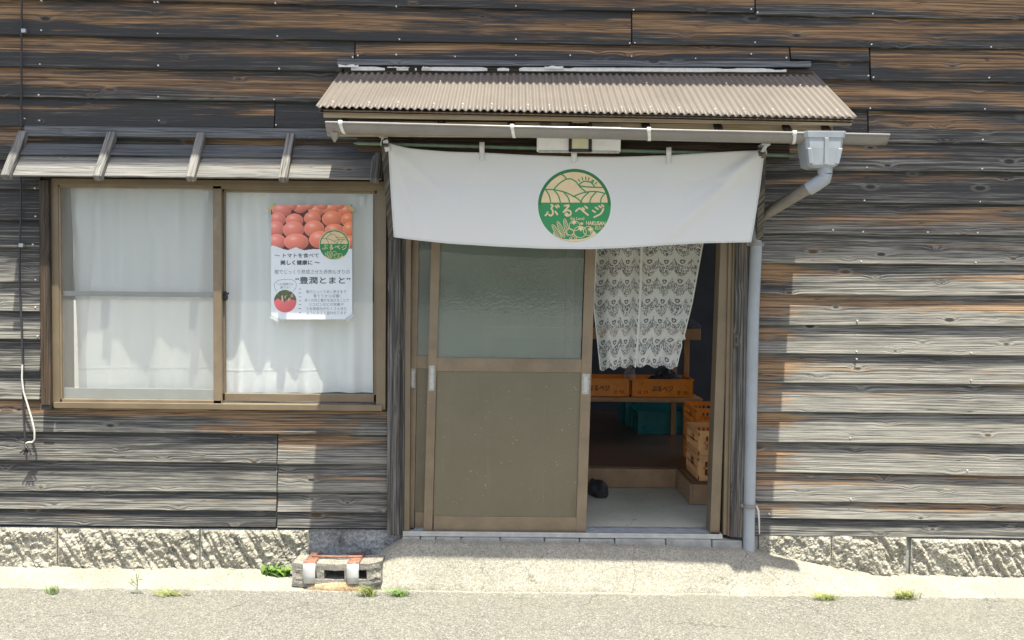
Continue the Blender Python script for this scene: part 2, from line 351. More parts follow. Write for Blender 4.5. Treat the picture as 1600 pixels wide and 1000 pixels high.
def conc(name, a, b, speck, sc_=1.0, bumpd=.005, mossy=0.0, grain=.55):
    g = G(name); p = g.pos(); n = g.noise(p, 3.5, 5, .65); m = g.noise(p, 85 * sc_, 5, .72); v = g.sep(g.vor(p, 230 * sc_).outputs["Color"])[0]
    c = g.mix(g.step(n, .3, .72), a, b)
    c = g.mix(g.m('MULTIPLY', g.step(m, .42, .60), grain), c, tuple(x * .55 for x in a))
    c = g.mix(g.m('MULTIPLY', g.step(v, .62, .9), speck), c, tuple(min(.8, x * 1.55) for x in b))
    c = g.mix(g.m('MULTIPLY', g.step(v, .2, .05), speck), c, tuple(x * .4 for x in a))
    wp = g.n("VectorMath", {0: p, 1: g.n("VectorMath", {0: g.n("TexNoise", {"Vector": p, "Scale": 9.0, "Detail": 5.0, "Roughness": .7}).outputs[1], 1: (.12, .12, .12)}, operation='MULTIPLY').outputs[0]}, operation='ADD').outputs[0]
    ce_ = g.vor(wp, 2.3, 'DISTANCE_TO_EDGE').outputs["Distance"]
    c = g.mix(g.m('MULTIPLY', g.step(ce_, .007, .002), g.m('MULTIPLY', g.step(g.noise(p, 2.3, 3), .50, .58), .6)), c, tuple(x * .3 for x in a))
    st_ = g.noise(g.scale(p, 1.4, 1.4, 3.0), 2.2, 5, .7); c = g.mix(g.m('MULTIPLY', g.step(st_, .56, .74), .20), c, tuple(x * .55 for x in a))
    if mossy: c = g.mix(g.m('MULTIPLY', g.step(g.noise(p, 9, 5, .7), .52, .66), mossy), c, (.05, .055, .045))
    return g.fin(c, .9, normal=g.bump(g.m('ADD', m, g.m('MULTIPLY', v, .6)), .8, bumpd), spec=.2)
M['concrete'] = conc("rough_exposed_concrete", (.29, .275, .225), (.40, .38, .315), .34)
M['block'] = conc("old_concrete_block", (.25, .235, .20), (.40, .375, .32), .5, 1.5, .006, .15)
M['stone'] = conc("tooled_pale_granite", (.33, .31, .25), (.46, .438, .365), .45, .8, .007, .55)
M['plinth'] = conc("stained_plinth_render", (.20, .205, .20), (.36, .375, .37), .3, .7, .005, .75)
M['doma'] = conc("smooth_doma_floor", (.36, .365, .30), (.44, .445, .37), .03, .6, .0005, 0.0, .12)
g = G("polished_dark_floor")
p = g.pos(); n = g.noise(g.scale(p, 1.2, 30, 1), 1, 3, .6)
M['floor'] = g.fin(g.mix(n, (.12, .068, .042), (.18, .105, .065)), .28, spec=.5)

# lace: opaque thread with procedural openings (lco = metres across / down)
g = G("white_lace")
x, y, z = g.sep(g.attr("lco"))
cw, ch = .074, .104
uu = g.m('DIVIDE', x, cw); zig = g.m('ABSOLUTE', g.m('SUBTRACT', g.m('FRACT', uu), .5))       # 0 at the cell middle
vv = g.m('ADD', g.m('DIVIDE', y, ch), g.m('MULTIPLY', g.m('MULTIPLY', zig, zig), 1.5)); fv = g.m('FRACT', vv)
fu = g.m('SUBTRACT', g.m('FRACT', uu), .5)
# eye medallions
ex = g.m('DIVIDE', fu, .15); ey = g.m('DIVIDE', g.m('SUBTRACT', fv, .20), .105)
ed = g.m('SQRT', g.m('ADD', g.m('MULTIPLY', ex, ex), g.m('MULTIPLY', ey, ey)))
eye = g.m('MULTIPLY', g.step(ed, 1.15, 1.0), g.step(ed, .35, .5))
# open ground of flowers between the zigzag bands
band = g.step(g.m('ABSOLUTE', g.m('SUBTRACT', fv, .66)), .31, .25)
fe = g.vor(g.vec(g.m('MULTIPLY', uu, 4.6), g.m('MULTIPLY', vv, 6.2), 0.0), 1.0, 'DISTANCE_TO_EDGE', .8).outputs["Distance"]
ff = g.vor(g.vec(g.m('MULTIPLY', uu, 4.6), g.m('MULTIPLY', vv, 6.2), 0.0), 1.0, 'F1', .8).outputs["Distance"]
flo = g.m('MULTIPLY', g.m('MULTIPLY', g.step(fe, .03, .10), g.step(ff, .27, .34)), band)
ce = g.m('MULTIPLY', g.step(ff, .12, .07), band)
net = g.m('MULTIPLY', g.step(g.vor(g.vec(g.m('MULTIPLY', uu, 24.0), g.m('MULTIPLY', vv, 33.0), 0.0), 1.0, rnd=.2).outputs["Distance"], .40, .30), .72)
hole = g.m('MAXIMUM', g.m('MAXIMUM', g.m('MULTIPLY', eye, .9), g.m('MULTIPLY', flo, .85)), g.m('MAXIMUM', g.m('MULTIPLY', ce, .8), net))
hole = g.m('MULTIPLY', hole, g.step(z, .35, .65))                               # z = 0 on hems
g.fin((.70, .71, .66), .9, spec=.05)
tr = g.n("BsdfTransparent"); m2 = g.n("MixShader", {0: g.m('MULTIPLY', hole, .92)})
g.t.links.new(g.b.outputs[0], m2.inputs[1]); g.t.links.new(tr.outputs[0], m2.inputs[2]); g.t.links.new(m2.outputs[0], g.out.inputs[0]); M['lace'] = g.mat
g = G("printed_photo"); at = g.n("Attribute", attribute_name="pic").outputs["Color"]
M['print'] = g.fin(at, .45)

# ------------------------------------------------------------------ lettering
_txt = {}
def text2d(s):
    if s in _txt: return _txt[s]
    c = bpy.data.curves.new('lettering', 'FONT'); c.body = s; c.resolution_u = 3
    o = bpy.data.objects.new('lettering', c); col.objects.link(o)
    dg = bpy.context.evaluated_depsgraph_get(); m = bpy.data.meshes.new_from_object(o.evaluated_get(dg))
    v = np.array([q.co[:2] for q in m.vertices]); f = [tuple(q.vertices) for q in m.polygons]
    bpy.data.objects.remove(o); bpy.data.curves.remove(c); bpy.data.meshes.remove(m)
    lo, hi = v.min(0), v.max(0); _txt[s] = ((v - lo) / (hi - lo), f); return _txt[s]
def put_text(mb, s, x0, x1, ytop, ybot, fn, rot=0, mi=None, bold=0):
    v, f = text2d(s); cx, cy = (x0 + x1) / 2, (ytop + ybot) / 2; ca, sa = math.cos(rot), math.sin(rot)
    for k, (bx, by) in enumerate([(0, 0)] + ([(bold, 0), (0, bold), (bold, bold)] if bold else [])):
        vs = []
        for a, b in v:
            x = x0 + a * (x1 - x0) - cx; y = ybot + b * (ytop - ybot) - cy
            vs.append(fn(cx + x * ca - y * sa + bx, cy + x * sa + y * ca + by, k * .12))
        mb.add(vs, f, mi)

# ================================================================== the setting
mb = MB(); mb.grid(40, 40, lambda a, b: (-120 + 240 * a, -120 + 240 * b, 0))
tag(mb.build('road', M['asphalt']), kind='structure')

# concrete strip along the wall, humped into a ramp before the door
XA, XB = WX(545, 860, 0), WX(640, 850, 0); XC, XD = WX(1165, 860, 0), WX(1365, 905, 0)
def sm(t): t = min(1, max(0, t)); return t * t * (3 - 2 * t)
def hump(x):
    if x < 0: return .185 * sm((x - XA) / (XB - XA))
    return .185 * (1 - .14 * sm((x - 0.2) / (XC - .2))) * (1 - max(0, min(1, (x - XC) / (XD - XC))) ** .8)
def apron_z(x, y):
    q = min(1, max(0, -(y + .02) / (.235)))                   # 0 at the wall, 1 at the road edge
    base = .032 * (1 - q) + .006
    prof = 1 - sm(max(0, (q - .30) / .74))
    n = float(fbm(x * 7, y * 7, 3)) * .012 + float(fbm(x * 34, y * 34, 9, 3)) * .007
    return base + hump(x) * prof * 1.0 + n * (.5 + .5 * (1 - q))
def apron_pt(a, b):
    x = -4.2 + 9.0 * a
    fe = -.262 + float(fbm(x * 3.1, 2.2, 4)) * .03 + float(fbm(x * 22, 7, 4)) * .028
    y = .05 + (fe - .05) * b
    z = apron_z(x, y)
    if b > .999: z = -.01
    elif b > .93: z = min(z, .004)
    return (x, y, z)
mb = MB(); mb.grid(900, 44, apron_pt, flip=True)
tag(mb.build('concrete_apron', M['concrete'], smooth=40), kind='structure')

# inside: entrance floor and the raised boarded floor
ZD = .262; ZF = .40
mb = MB(); mb.box(-3.2, 2.3, .10, 1.35, ZD - .3, ZD - .004)
tag(mb.build('entrance_floor', M['doma']), kind='structure')
YR = 1.02; YB = .60; XBK = 1.165
mb = MB(); mb.box(-3.2, 2.6, YR, 3.6, ZD - .2, ZF); mb.box(XBK, 2.6, YB, YR - .001, ZD - .2, ZF - .002)
fl = tag(mb.build('raised_floor', M['floor']), kind='structure')
mb = MB(); mb.box(-3.2, XBK - .02, YR - .02, YR - .002, ZD, ZF - .012); mb.box(XBK, 2.3, YB - .018, YB - .002, ZD, ZF - .014); mb.box(XBK - .018, XBK - .002, YB - .018, YR - .003, ZD, ZF - .014)
tag(mb.build('floor_riser', M['room_wood']), kind='structure')

# ================================================================== the house
house = empty('timber_house', (0, 0, 0), 'old timber house clad in charred horizontal boards, with canopied doorway and curtained window', 'house')

# ---- siding: each board a real lapped board
sid = MB(); wco = []; wpar = []
def extra(x, z):                       # boards sheltered by the canopy's end, and the strip under the window sill, kept their brown
    e = 0
    if z < 1.75 and x > 1.2: e = math.exp(-((x - 1.42) / .17) ** 2) * (.75 + .5 * math.sin(z * 23)) * (1 if z > .55 else .35)
    if .80 < z < .845 and -1.75 < x < -.9: e = .75
    return max(0, min(1, e))
def board(x0, x1, zb0, zb1, zt0, zt1, wr, org, bid=None, tilt=.021):
    bid = random.random() * 40 if bid is None else bid
    n = max(2, int((x1 - x0) / .07)); off = random.uniform(0, 60); voff = random.uniform(0, 5)
    ph = random.uniform(0, 99); o = len(sid.v); vs = []; fs = []
    for k in range(n + 1):
        t = k / n; x = x0 + (x1 - x0) * t
        wob = float(fbm(x * .9 + ph, ph, 3, 3)) * .008; wy = float(fbm(x * 1.3 + ph, ph + 5, 6, 3)) * .008
        zb = zb0 + (zb1 - zb0) * t + wob + float(fbm(x * 9 + ph, 1, 2, 2)) * .0025; zt = zt0 + (zt1 - zt0) * t + .022; zm = (zb + zt) / 2
        cup = float(fbm(x * .8 + ph, ph + 9, 8, 2)) * .004
        prof = [(-.004 - .001, zb), (-tilt - .008 + wy + .002, zb), (-tilt - .008 + wy, zb + .003), (-tilt * .5 - .007 + wy * .5 + cup, zm), (-.006, zt)]
        for y, z in prof:
            vs.append((x, y, z)); wco.append((x + off, z - zb + voff, bid)); wpar.append((wr - .25 * extra(x, z), org + .62 * extra(x, z), max(0, min(1, (z - zb) / max(.01, zt - zb - .02)))))
    m = len(prof)
    for k in range(n):
        for j in range(m - 1): fs.append((k * m + j, (k + 1) * m + j, (k + 1) * m + j + 1, k * m + j + 1))
    fs.append(tuple(range(m))); fs.append(tuple(n * m + j for j in range(m))[::-1])
    sid.add(vs, fs, 0)
Yb = -.028
def row(segs, xa, xb, top, wr, org):
    """segs: (px0, py0, px1, py1) bottom-edge lines; top(px) gives the bottom line of the row above"""
    for (a, y0, b, y1) in segs:
        if a > 1000 and wr < .65: wr_, org_ = (wr + .10, org + .06) if y0 < 190 else (wr + .16, org - .08)
        else: wr_, org_ = wr, org
        x0, x1 = WX(a, y0, Yb), WX(b, y1, Yb)
        board(x0 + .0008, x1 - .0008, WZ(a, y0, Yb), WZ(b, y1, Yb), WZ(a, top(a), Yb), WZ(b, top(b), Yb), wr_ + random.uniform(-.08, .08), org_ + random.uniform(-.22, .18))
def line(*pts):
    def f(x):
        for (a, b), (c, d) in zip(pts, pts[1:]):
            if x <= c or (c, d) == pts[-1]: return b + (d - b) * (x - a) / (c - a)
    return f
L0 = line((0, -50), (1600, -24)); L1 = line((0, .5), (400, 11), (1180, 21), (1600, 28.5)); L2 = line((0, 53), (400, 60), (985, 71), (1600, 77))
L3 = line((0, 104), (550, 112), (1360, 125), (1600, 128)); L4 = line((0, 151), (400, 158), (1340, 173), (1600, 176))
L5 = line((0, 198), (500, 202), (1355, 222), (1600, 224)); L6 = line((0, 249), (600, 256), (1160, 266), (1600, 268.5)); L7 = line((0, 295), (600, 302), (1160, 315), (1600, 319.5))
E0, E1 = -520, 2150
row([(E0, L0(E0), 620, L0(620)), (620, L0(620), E1, L0(E1))], 0, 0, lambda x: L0(x) - 49, .35, .55)
row([(E0, L1(E0), 1179, 20.3), (1181, 23.5, E1, L1(E1) + 1)], 0, 0, L0, .40, .60)
row([(E0, L2(E0), 986, 71), (988, 69.5, E1, L2(E1))], 0, 0, L1, .34, .62)
row([(E0, L3(E0), 553, 112), (555, 93.5, 1234, 96.5), (1236, 92.5, 1359, 95), (1361, 125, E1, L3(E1))], 0, 0, L2, .33, .42)
row([(553, 113, 1359, 124.8)], 0, 0, line((550, 93.5), (1360, 96)), .38, .1)
row([(E0, L4(E0), 520, L4(520)), (520, L4(520), E1, L4(E1))], 0, 0, L3, .40, .36)
row([(E0, L5(E0), 427.5, 199.7), (429, 199.5, 1356, L5(1356)), (1358, L5(1358), E1, L5(E1))], 0, 0, L4, .38, .25)
row([(E0, L6(E0), 606, L6(606)), (606, L6(606), 1160, L6(1160)), (1160, L6(1160), E1, L6(E1))], 0, 0, L5, .46, .30)
row([(E0, L7(E0), 62, L7(62)), (606, L7(606), 1160, L7(1160)), (1160, L7(1160), E1, L7(E1))], 0, 0, L6, .44, .34)
prev = L7
for k, (ya, yb, wr, og) in enumerate([(344, 344.6, .5, .05), (387, 387.6, .55, .05), (440, 440.6, .72, .1), (485.6, 486.2, .72, .05), (530, 530.5, .78, .05), (580, 580.5, .72, .05), (624, 624.5, .78, .05)]):
    f = line((0, ya), (62, yb)); row([(E0, f(E0), 62, yb)], 0, 0, prev, wr, og); prev = f
LS = [line((0, 674), (605, 680)), line((0, 719), (605, 725.5)), line((0, 767), (605, 770)), line((0, 795), (605, 800.5)), line((0, 820.5), (605, 825.5))]
row([(E0, LS[0](E0), 605, 680)], 0, 0, line((0, 624), (605, 631)), .66, .30)
row([(E0, LS[1](E0), 432, 724), (433.5, 724.5, 605, 725.5)], 0, 0, LS[0], .72, .05)
row([(E0, LS[2](E0), 432, 768.5), (433.5, 769, 605, 770)], 0, 0, LS[1], .76, .05)
row([(E0, LS[3](E0), 431, 799), (433.5, 800, 605, 800.5)], 0, 0, LS[2], .70, .05)
row([(E0, LS[4](E0), 431, 824), (433, 824.8, 605, 825.5)], 0, 0, LS[3], .54, .05)
prev = L7
for (ya, yb, wr, og) in [(364, 367.5, .5, .28), (411, 414, .58, .26), (460.5, 462.5, .80, .18), (507, 509.5, .86, .20), (552, 556, .95, .22), (597.5, 601, .98, .16),
                         (643.5, 647.5, .98, .12), (691, 694, 1.02, .12), (737, 744, .98, .06), (783, 788.5, .95, .04), (809.7, 814.6, .92, .08), (835.8, 841.5, .72, .02)]:
    f = line((1180, ya), (1600, yb)); row([(1176, f(1176), E1, f(E1))], 0, 0, prev, wr, og); prev = f
z = WZ(800, L0(800) - 49, 0)
while z < 5.35:
    x0, x1 = WX(E0, 100, 0), WX(E1, 100, 0); xm = random.uniform(-2, 2.5)
    board(x0, xm, z, z, z + .17, z + .17, .36, .5); board(xm, x1, z, z, z + .17, z + .17, .36, .5); z += .17
# nail heads belong to the boards
na = len(sid.v)
NAILS = [(64, .7), (241, 3), (246, 3), (64, 47), (246, 52), (62, 100), (247, 102), (60, 148), (247, 151), (38, 185), (61, 188), (248, 188), (430, 4.5), (619, 9.5), (433, 56), (624, 61), (619, 85), (551, 89), (559, 86.5), (711, 88),
         (436, 107), (428, 155), (431, 195), (806, 9), (990, 15), (1174, 14), (1184, 19), (806, 61), (984, 67), (992, 66.5), (1180, 66), (806, 86), (891, 86), (987, 87.5), (1087, 91), (1174, 84), (1364, 21), (1362, 69), (1549, 73), (1229, 90),
         (1357, 118), (1365, 120.5), (1546, 121), (1360, 169), (1539, 170), (1536, 218), (1355, 261), (1535, 263.5), (1351, 313), (1532, 315), (1302, 359), (1349, 362), (1450, 362.5), (1528, 363.5), (1346, 408), (1525, 410),
         (54, 294), (55, 338), (51, 382), (55, 437), (55, 480), (58, 525), (1340, 501), (1339, 549), (1518, 551), (1339, 561), (1518, 594), (1329, 684), (1512, 735), (1330, 780), (1202, 803)]
for (a, b) in NAILS:
    p = W(a, b, -.0325); r = .0042 + random.uniform(-.0006, .0006)
    vs = [(p.x + math.cos(k * math.pi / 4) * r, p.y, p.z + math.sin(k * math.pi / 4) * r) for k in range(8)] + [(p.x + math.cos(k * math.pi / 4) * r, p.y + .012, p.z + math.sin(k * math.pi / 4) * r) for k in range(8)]
    sid.add(vs, [tuple(range(8))] + [(k, (k + 1) % 8, 8 + (k + 1) % 8, 8 + k) for k in range(8)], 1)
nn = len(sid.v) - na
sid.attr = {'wco': wco + [(0, 0, 0)] * nn, 'wpar': wpar + [(0, 0, 0)] * nn}
sid.build('siding', [M['siding'], M['steel_nail']], house)

def wooden_dir(mb_, d_, seed):
    d_ = Vector(d_).normalized(); mb_.attr['wco'] = [(Vector(v).dot(d_) + seed * 7.3, v[0] * .8 + (Vector(v) - d_ * Vector(v).dot(d_)).dot(Vector((0, .5, .5))) + seed * 1.7, seed) for v in mb_.v]; return mb_
def wooden(mb_, axis=0, seed=0, across=2):
    """give a builder's vertices the wood coordinates: along axis, across, id"""
    out = []
    for (x, y, z) in mb_.v:
        c = (x, y, z); o = [k for k in range(3) if k != axis]
        out.append((c[axis] + seed * 7.3, c[across] + (c[o[0]] if o[0] != across else c[o[1]]) * .7 + seed * 1.7, seed))
    mb_.attr['wco'] = out; return mb_

# ---- wall core and the dim room behind
XL, XR = WX(E0, 400, 0), WX(E1, 400, 0); XW0, XW1 = WX(78, 460, 0), WX(604, 460, 0); ZW0, ZW1 = WZ(340, 637, 0), WZ(340, 286, 0)
XD0, XD1 = WX(630, 600, 0), WX(1146, 600, 0); ZT = 2.24
wl = MB(); a, b = .0, .11
wl.box(XL, XW0, a, b, .1, 5.4); wl.box(XW0, XW1, a, b, .1, ZW0); wl.box(XW0, XW1, a, b, ZW1, 5.4); wl.box(XW1, XD0, a, b, .1, 5.4); wl.box(XD0, XD1, a, b, ZT, 5.4); wl.box(XD1, XR, a, b, .1, 5.4)
wl.build('wall', M['backing'], house)
wl = MB(); a, b = .111, .122
wl.box(-3.2, XW0 - .03, a, b, .1, 2.75); wl.box(XW0 - .03, XW1 + .03, a, b, .1, ZW0 - .03); wl.box(XW0 - .03, XW1 + .03, a, b, ZW1 + .03, 2.75); wl.box(XW1 + .03, XD0, a, b, .1, 2.75); wl.box(XD0, XD1, a, b, ZT, 2.75); wl.box(XD1, 2.6, a, b, .1, 2.75)
wl.build('bounce_lining', M['plaster'], house)  # unseen pale lining, added to bounce daylight onto the crates
im = MB()
im.box(-3.3, -3.2, .11, .6, .1, 2.9); im.box(-3.3, -3.2, 2.6, 3.6, .1, 2.9); im.box(-3.3, -3.2, .6, 2.6, 2.5, 2.9); im.box(2.6, 2.7, .11, .4, .1, 2.9); im.box(2.6, 2.7, 3.3, 3.6, .1, 2.9); im.box(2.6, 2.7, .4, 3.3, 2.6, 2.9); im.box(-3.2, 2.6, .11, 3.6, 2.75, 2.85);  # unseen side walls left mostly open to let extra skylight into the room
im.build('interior_wall', M['plaster'], house)
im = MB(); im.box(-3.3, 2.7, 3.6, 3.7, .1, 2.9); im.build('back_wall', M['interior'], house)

# ---- main roof eave, above the frame: it shades the upper wall
ev = MB(); d = .80; ze = 1.71 + 4.3 * d
ev.prism_x([(-d, ze), (-d, ze + .05), (.6, ze + .75), (.6, ze + .55), (-d + .02, ze - .01)], XL - .5, XR + .5)
ev.build('eave', M['dark_wood'], house)
wooden(ev)
# ---- foundation stones
def stone(px0, px1, ytop0, ytop1, ybot, seed, diag=1.0, lean=0):
    Y = -.030; x0, x1 = WX(px0, 860, Y), WX(px1, 860, Y); zt0, zt1 = WZ(px0, ytop0, Y), WZ(px1, ytop1, Y); zb = WZ((px0 + px1) / 2, ybot, Y) - .03
    nx, nz = int((x1 - x0) / .0055), int((max(zt0, zt1) - zb) / .0055)
    U, V = np.meshgrid(np.linspace(0, 1, nx + 1), np.linspace(0, 1, nz + 1))
    X = x0 + (x1 - x0) * U; Z = zb + (zt0 + (zt1 - zt0) * U - zb) * V
    ee = np.minimum(np.minimum(U * (x1 - x0), (1 - U) * (x1 - x0)), np.minimum((1 - V) * (zt0 - zb), 1.0))
    edge = np.clip(ee / .018, 0, 1)
    # slanting chisel bites: noise drawn out along the tool's direction, over a lumpy broken face
    al = X * .50 - Z * .87; ac = X * .87 + Z * .50 + fbm(X * 5, Z * 5, seed + 9) * .03
    bite = vnoise(ac * 42 + seed, al * 7, seed + 4) * .65 + vnoise(ac * 85, al * 13 + seed, seed + 6) * .35
    mask = np.clip(vnoise(X * 5 + seed, Z * 7, seed + 3) * 2.4 - .45, 0, 1) * diag
    dep = fbm(X * 8, Z * 8, seed + 1, 5) * .024 + fbm(X * 42, Z * 42, seed + 2, 4) * .029 + fbm(X * 100, Z * 100, seed + 12, 2) * .014 + np.clip((bite - .5) * 2.8, -1, .6) * .013 * mask
    Yv = Y - (dep + .004) * edge + (1 - edge) * .004
    vs = np.stack([X, Yv, Z], -1).reshape(-1, 3); m = MB(); W1 = nx + 1
    fs = [(j * W1 + i, j * W1 + i + 1, (j + 1) * W1 + i + 1, (j + 1) * W1 + i) for j in range(nz) for i in range(nx)]
    m.add(vs.tolist(), fs)
    top = [(nz * W1 + i) for i in range(W1)]; o = len(m.v); m.v += [(m.v[i][0], .02, m.v[i][2]) for i in top]
    for i in range(nx): m.f.append((top[i], top[i + 1], o + i + 1, o + i)); m.m.append(0)
    for c in (0, nx):
        o = len(m.v); m.v += [(m.v[j * W1 + c][0], .02, m.v[j * W1 + c][2]) for j in range(nz + 1)]
        for j in range(nz): m.f.append((j * W1 + c, (j + 1) * W1 + c, o + j + 1, o + j)); m.m.append(0)
    return m.build('foundation_stone', M['stone'], house, origin=((x0 + x1) / 2, 0, 0))
stone(-420, -110, 822, 823, 906, 1); stone(-109, 88, 824, 825, 906, 2); stone(90, 311, 826, 827.5, 907, 3, 1.2); stone(313, 482, 828, 829, 908, 4, 1.3)
stone(1300, 1417, 836, 838, 911, 6, 1.7); stone(1424, 1640, 841, 845, 912, 7, 1.4); stone(1642, 2000, 845, 850, 914, 8)
stone(1186, 1299, 836, 837.5, 911, 11, .9)
pl = MB(); zz = WZ(550, 826, 0)
def plinth(a, b):
    x = WX(478, 860, 0) + (WX(634, 860, 0) - WX(478, 860, 0)) * a; z = -.02 + (zz + .02) * b
    return (x, -.020 - float(fbm(x * 12, z * 12, 2)) * .02 - float(fbm(x * 50, z * 50, 5, 3)) * .008, z)
pl.grid(90, 60, plinth); pl.box(WX(478, 860, 0), WX(634, 860, 0), -.012, .09, -.02, zz)
pl.build('plinth', M['plinth'], house, smooth=50)
mj = MB(); mj.box(XL, WX(480, 860, 0), -.012, .1, -.02, WZ(200, 823, 0)); mj.build('foundation_core', M['mortar'], house)
mj = MB(); mj.box(WX(1150, 860, 0), XR, -.012, .1, -.02, WZ(1400, 838, 0)); mj.build('foundation_core', M['mortar'], house)

# ---- door posts
def post(px0, px1, y0, y1, Y0, Y1, name='door_post', seed=1, mat='post_wood'):
    m = MB(); m.pbox(px0, px1, y0, y1, Y0, Y1, .003); wooden(m, 2, seed, 0); return m.build(name, M[mat], house)
post(605.5, 625, 300, 836, -.062, .1, seed=3); post(1146, 1171, 300, 840, -.055, .1, seed=5)
for (a, b, s) in ((626, 633, 7),): post(a, b, 300, 836, -.030, .08, 'door_trim', s)

# ---- window
win = MB(); Yf = -.045
def fr(m, a, b, c, d, y0, y1, bev=.0015): m.pbox(a, b, c, d, y0, y1, bev)
fr(win, 80, 92, 282, 636, Yf, .10); fr(win, 588, 603, 288, 640, Yf + .004, .10); fr(win, 80, 600, 281, 290.5, Yf - .004, .10); fr(win, 84, 597, 631, 640, Yf - .012, .10); fr(win, 340, 597, 287, 296.5, Yf + .012, .0)
window = win.build('window', M['bronze'], house, origin=W(340, 640, 0))
tag(window, 'brown aluminium two-pane sliding window beneath the little wooden awning')
m = MB()
for q in ((90, 95.5, 289, 633), (333, 346, 287, 634), (90, 346, 287, 294), (90, 346, 624.5, 635)): fr(m, *q, -.040, -.018)
s1 = m.build('window_sash', M['bronze_worn'], window)
m = MB(); fr(m, 95, 333.5, 455.5, 463.5, -.022, -.012); m.build('middle_rail', M['screen_bar'], window)
m = MB(); fr(m, 93, 335, 607, 625.5, -.0165, -.008); m.build('bottom_rail', M['screen_bar'], window)
m = MB(); x0, x1, z0, z1 = WX(95, 460, -.03), WX(334, 460, -.03), WZ(215, 625, -.03), WZ(215, 293, -.03)
m.add([(x0, -.027, z0), (x1, -.027, z0), (x1, -.027, z1), (x0, -.027, z1)], [(0, 1, 2, 3)]); m.build('insect_screen', M['screen'], window)
m = MB(); m.box(x0, x1, -.006, -.002, z0, z1); m.build('pane', M['glass'], window)
m = MB()
for q in ((344, 351, 293, 636), (584.5, 590, 293, 634), (346, 590, 295, 301), (346, 590, 615.5, 633)): fr(m, *q, -.008, .016)
m.build('window_sash', M['bronze'], window)
m = MB(); x0, x1, z0, z1 = WX(350, 460, 0), WX(585.5, 460, 0), WZ(468, 616, 0), WZ(468, 300, 0); m.box(x0, x1, .002, .006, z0, z1); m.build('pane', M['glass'], window)
m = MB(); m.pbox(349, 353.5, 455, 470, -.014, -.006, .001); m.pbox(351, 357, 457, 460.5, -.022, -.012, .001); m.pbox(350, 355, 461, 468, -.026, -.012, .002); m.build('window_lock', M['black'], window)
m = MB(); m.pbox(62, 77, 281, 633, -.070, -.005, .003); wooden(m, 2, 4, 0); m.build('window_post', M['dark_wood'], window)
m = MB(); m.pbox(64, 80, 633, 640, -.066, -.008, .002); m.build('post_foot', M['black'], window)
m = MB(); m.pbox(604, 606.5, 300, 640, -.028, .05); m.build('window_trim', M['dark_wood'], window); wooden(m, 2, 2, 0)

# ---- awning over the window
aw = MB(); wooden_objs = []
XA0, XA1 = WX(22, 270, -.17), WX(596, 277, -.17)
def awz(px, py, Y): return WZ(px, py, Y)
zt = WZ(320, 216, -.03); zl = WZ(320, 277.5, -.175)
nrm = Vector((0, -abs(zt - zl), .145)).normalized()
def sl(t): return Vector((0, -.03 - .145 * t, zt + (zl - zt) * t))
def slope_board(m, t0, t1, lift0, lift1, x0, x1, th=.012):
    a, b = sl(t0) + nrm * lift0, sl(t1) + nrm * lift1
    m.prism_x([(a.y, a.z), (b.y, b.z), (b.y - nrm.y * th, b.z - nrm.z * th), (a.y - nrm.y * th, a.z - nrm.z * th)], x0, x1)
slope_board(aw, .40, 1.0, .004, .006, XA0 - .015, XA1)
wooden(aw, 0, 6, 2); awn = aw.build('window_awning', M['trim_wood'], house, origin=W(320, 240, 0))
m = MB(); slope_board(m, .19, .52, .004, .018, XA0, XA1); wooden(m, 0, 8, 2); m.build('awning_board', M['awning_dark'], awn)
m = MB(); m.pbox(38, 600, 199, 215, -.055, -.012, .002); wooden(m, 0, 3, 2); m.build('ledger_board', M['ridge_wood'], awn)
for k, px in enumerate((13, 156, 300, 444, 586)):
    x = WX(px, 270, -.18); m = MB(); a, b = sl(-.03) + nrm * .022, sl(1.10) + nrm * .014
    m.obox((x, a.y, a.z), (x, b.y, b.z), (.023, 0, 0), nrm * .021, bev=.006); wooden_dir(m, b - a, k + 2); m.build('rafter', M['trim_wood'], awn)

# ---- entrance canopy
YE = -.60
TL, TR = W(533, 108, -.012), W(1268, 110, -.012); BL, BR = W(497, 167, YE), W(1338, 184, YE)
XC0, XC1 = (TL.x + BL.x) / 2, (TR.x + BR.x) / 2; ZT0, ZT1, ZB0, ZB1 = TL.z, TR.z, BL.z, BR.z
def roofp(a, b, off=0):
    x = XC0 + (XC1 - XC0) * a; z = (ZT0 + (ZT1 - ZT0) * a) * (1 - b) + (ZB0 + (ZB1 - ZB0) * a) * b; y = -.012 + (YE + .012) * b
    wv = math.cos(2 * math.pi * 74 * a); sag = float(fbm(a * 9, b * 2, 4, 2)) * .006
    nz, ny = .47, -.35
    return (x, y + ny * .0095 * wv, z + nz * .0095 * wv + sag + off)
cn = MB(); cn.grid(74 * 12, 10, roofp)
cn.mi = 1
for (b_, n_, j_) in ((.90, 17, .0), (.36, 7, .3)):
    for k in range(n_):
        a_ = round(((k + .5 + random.uniform(-.12, .12)) / n_) * 74) / 74; c0 = Vector(roofp(a_, b_ + random.uniform(-.012, .012))); nv = Vector((0, -.60, .80))
        cn.tube([c0 - nv * .001, c0 + nv * .004], [.0048, .003], 7)
canopy = cn.build('entrance_canopy', [M['roof'], M['steel_nail']], house, smooth=60, origin=Vector(((XC0 + XC1) / 2, 0, ZB0)))
solidify(canopy, .0016); tag(canopy, 'small tan corrugated-sheet canopy over the doorway')
m = MB(); n = 60
pts = []
zr0, zr1 = WZ(527, 100, -.06), WZ(1268, 103, -.06)
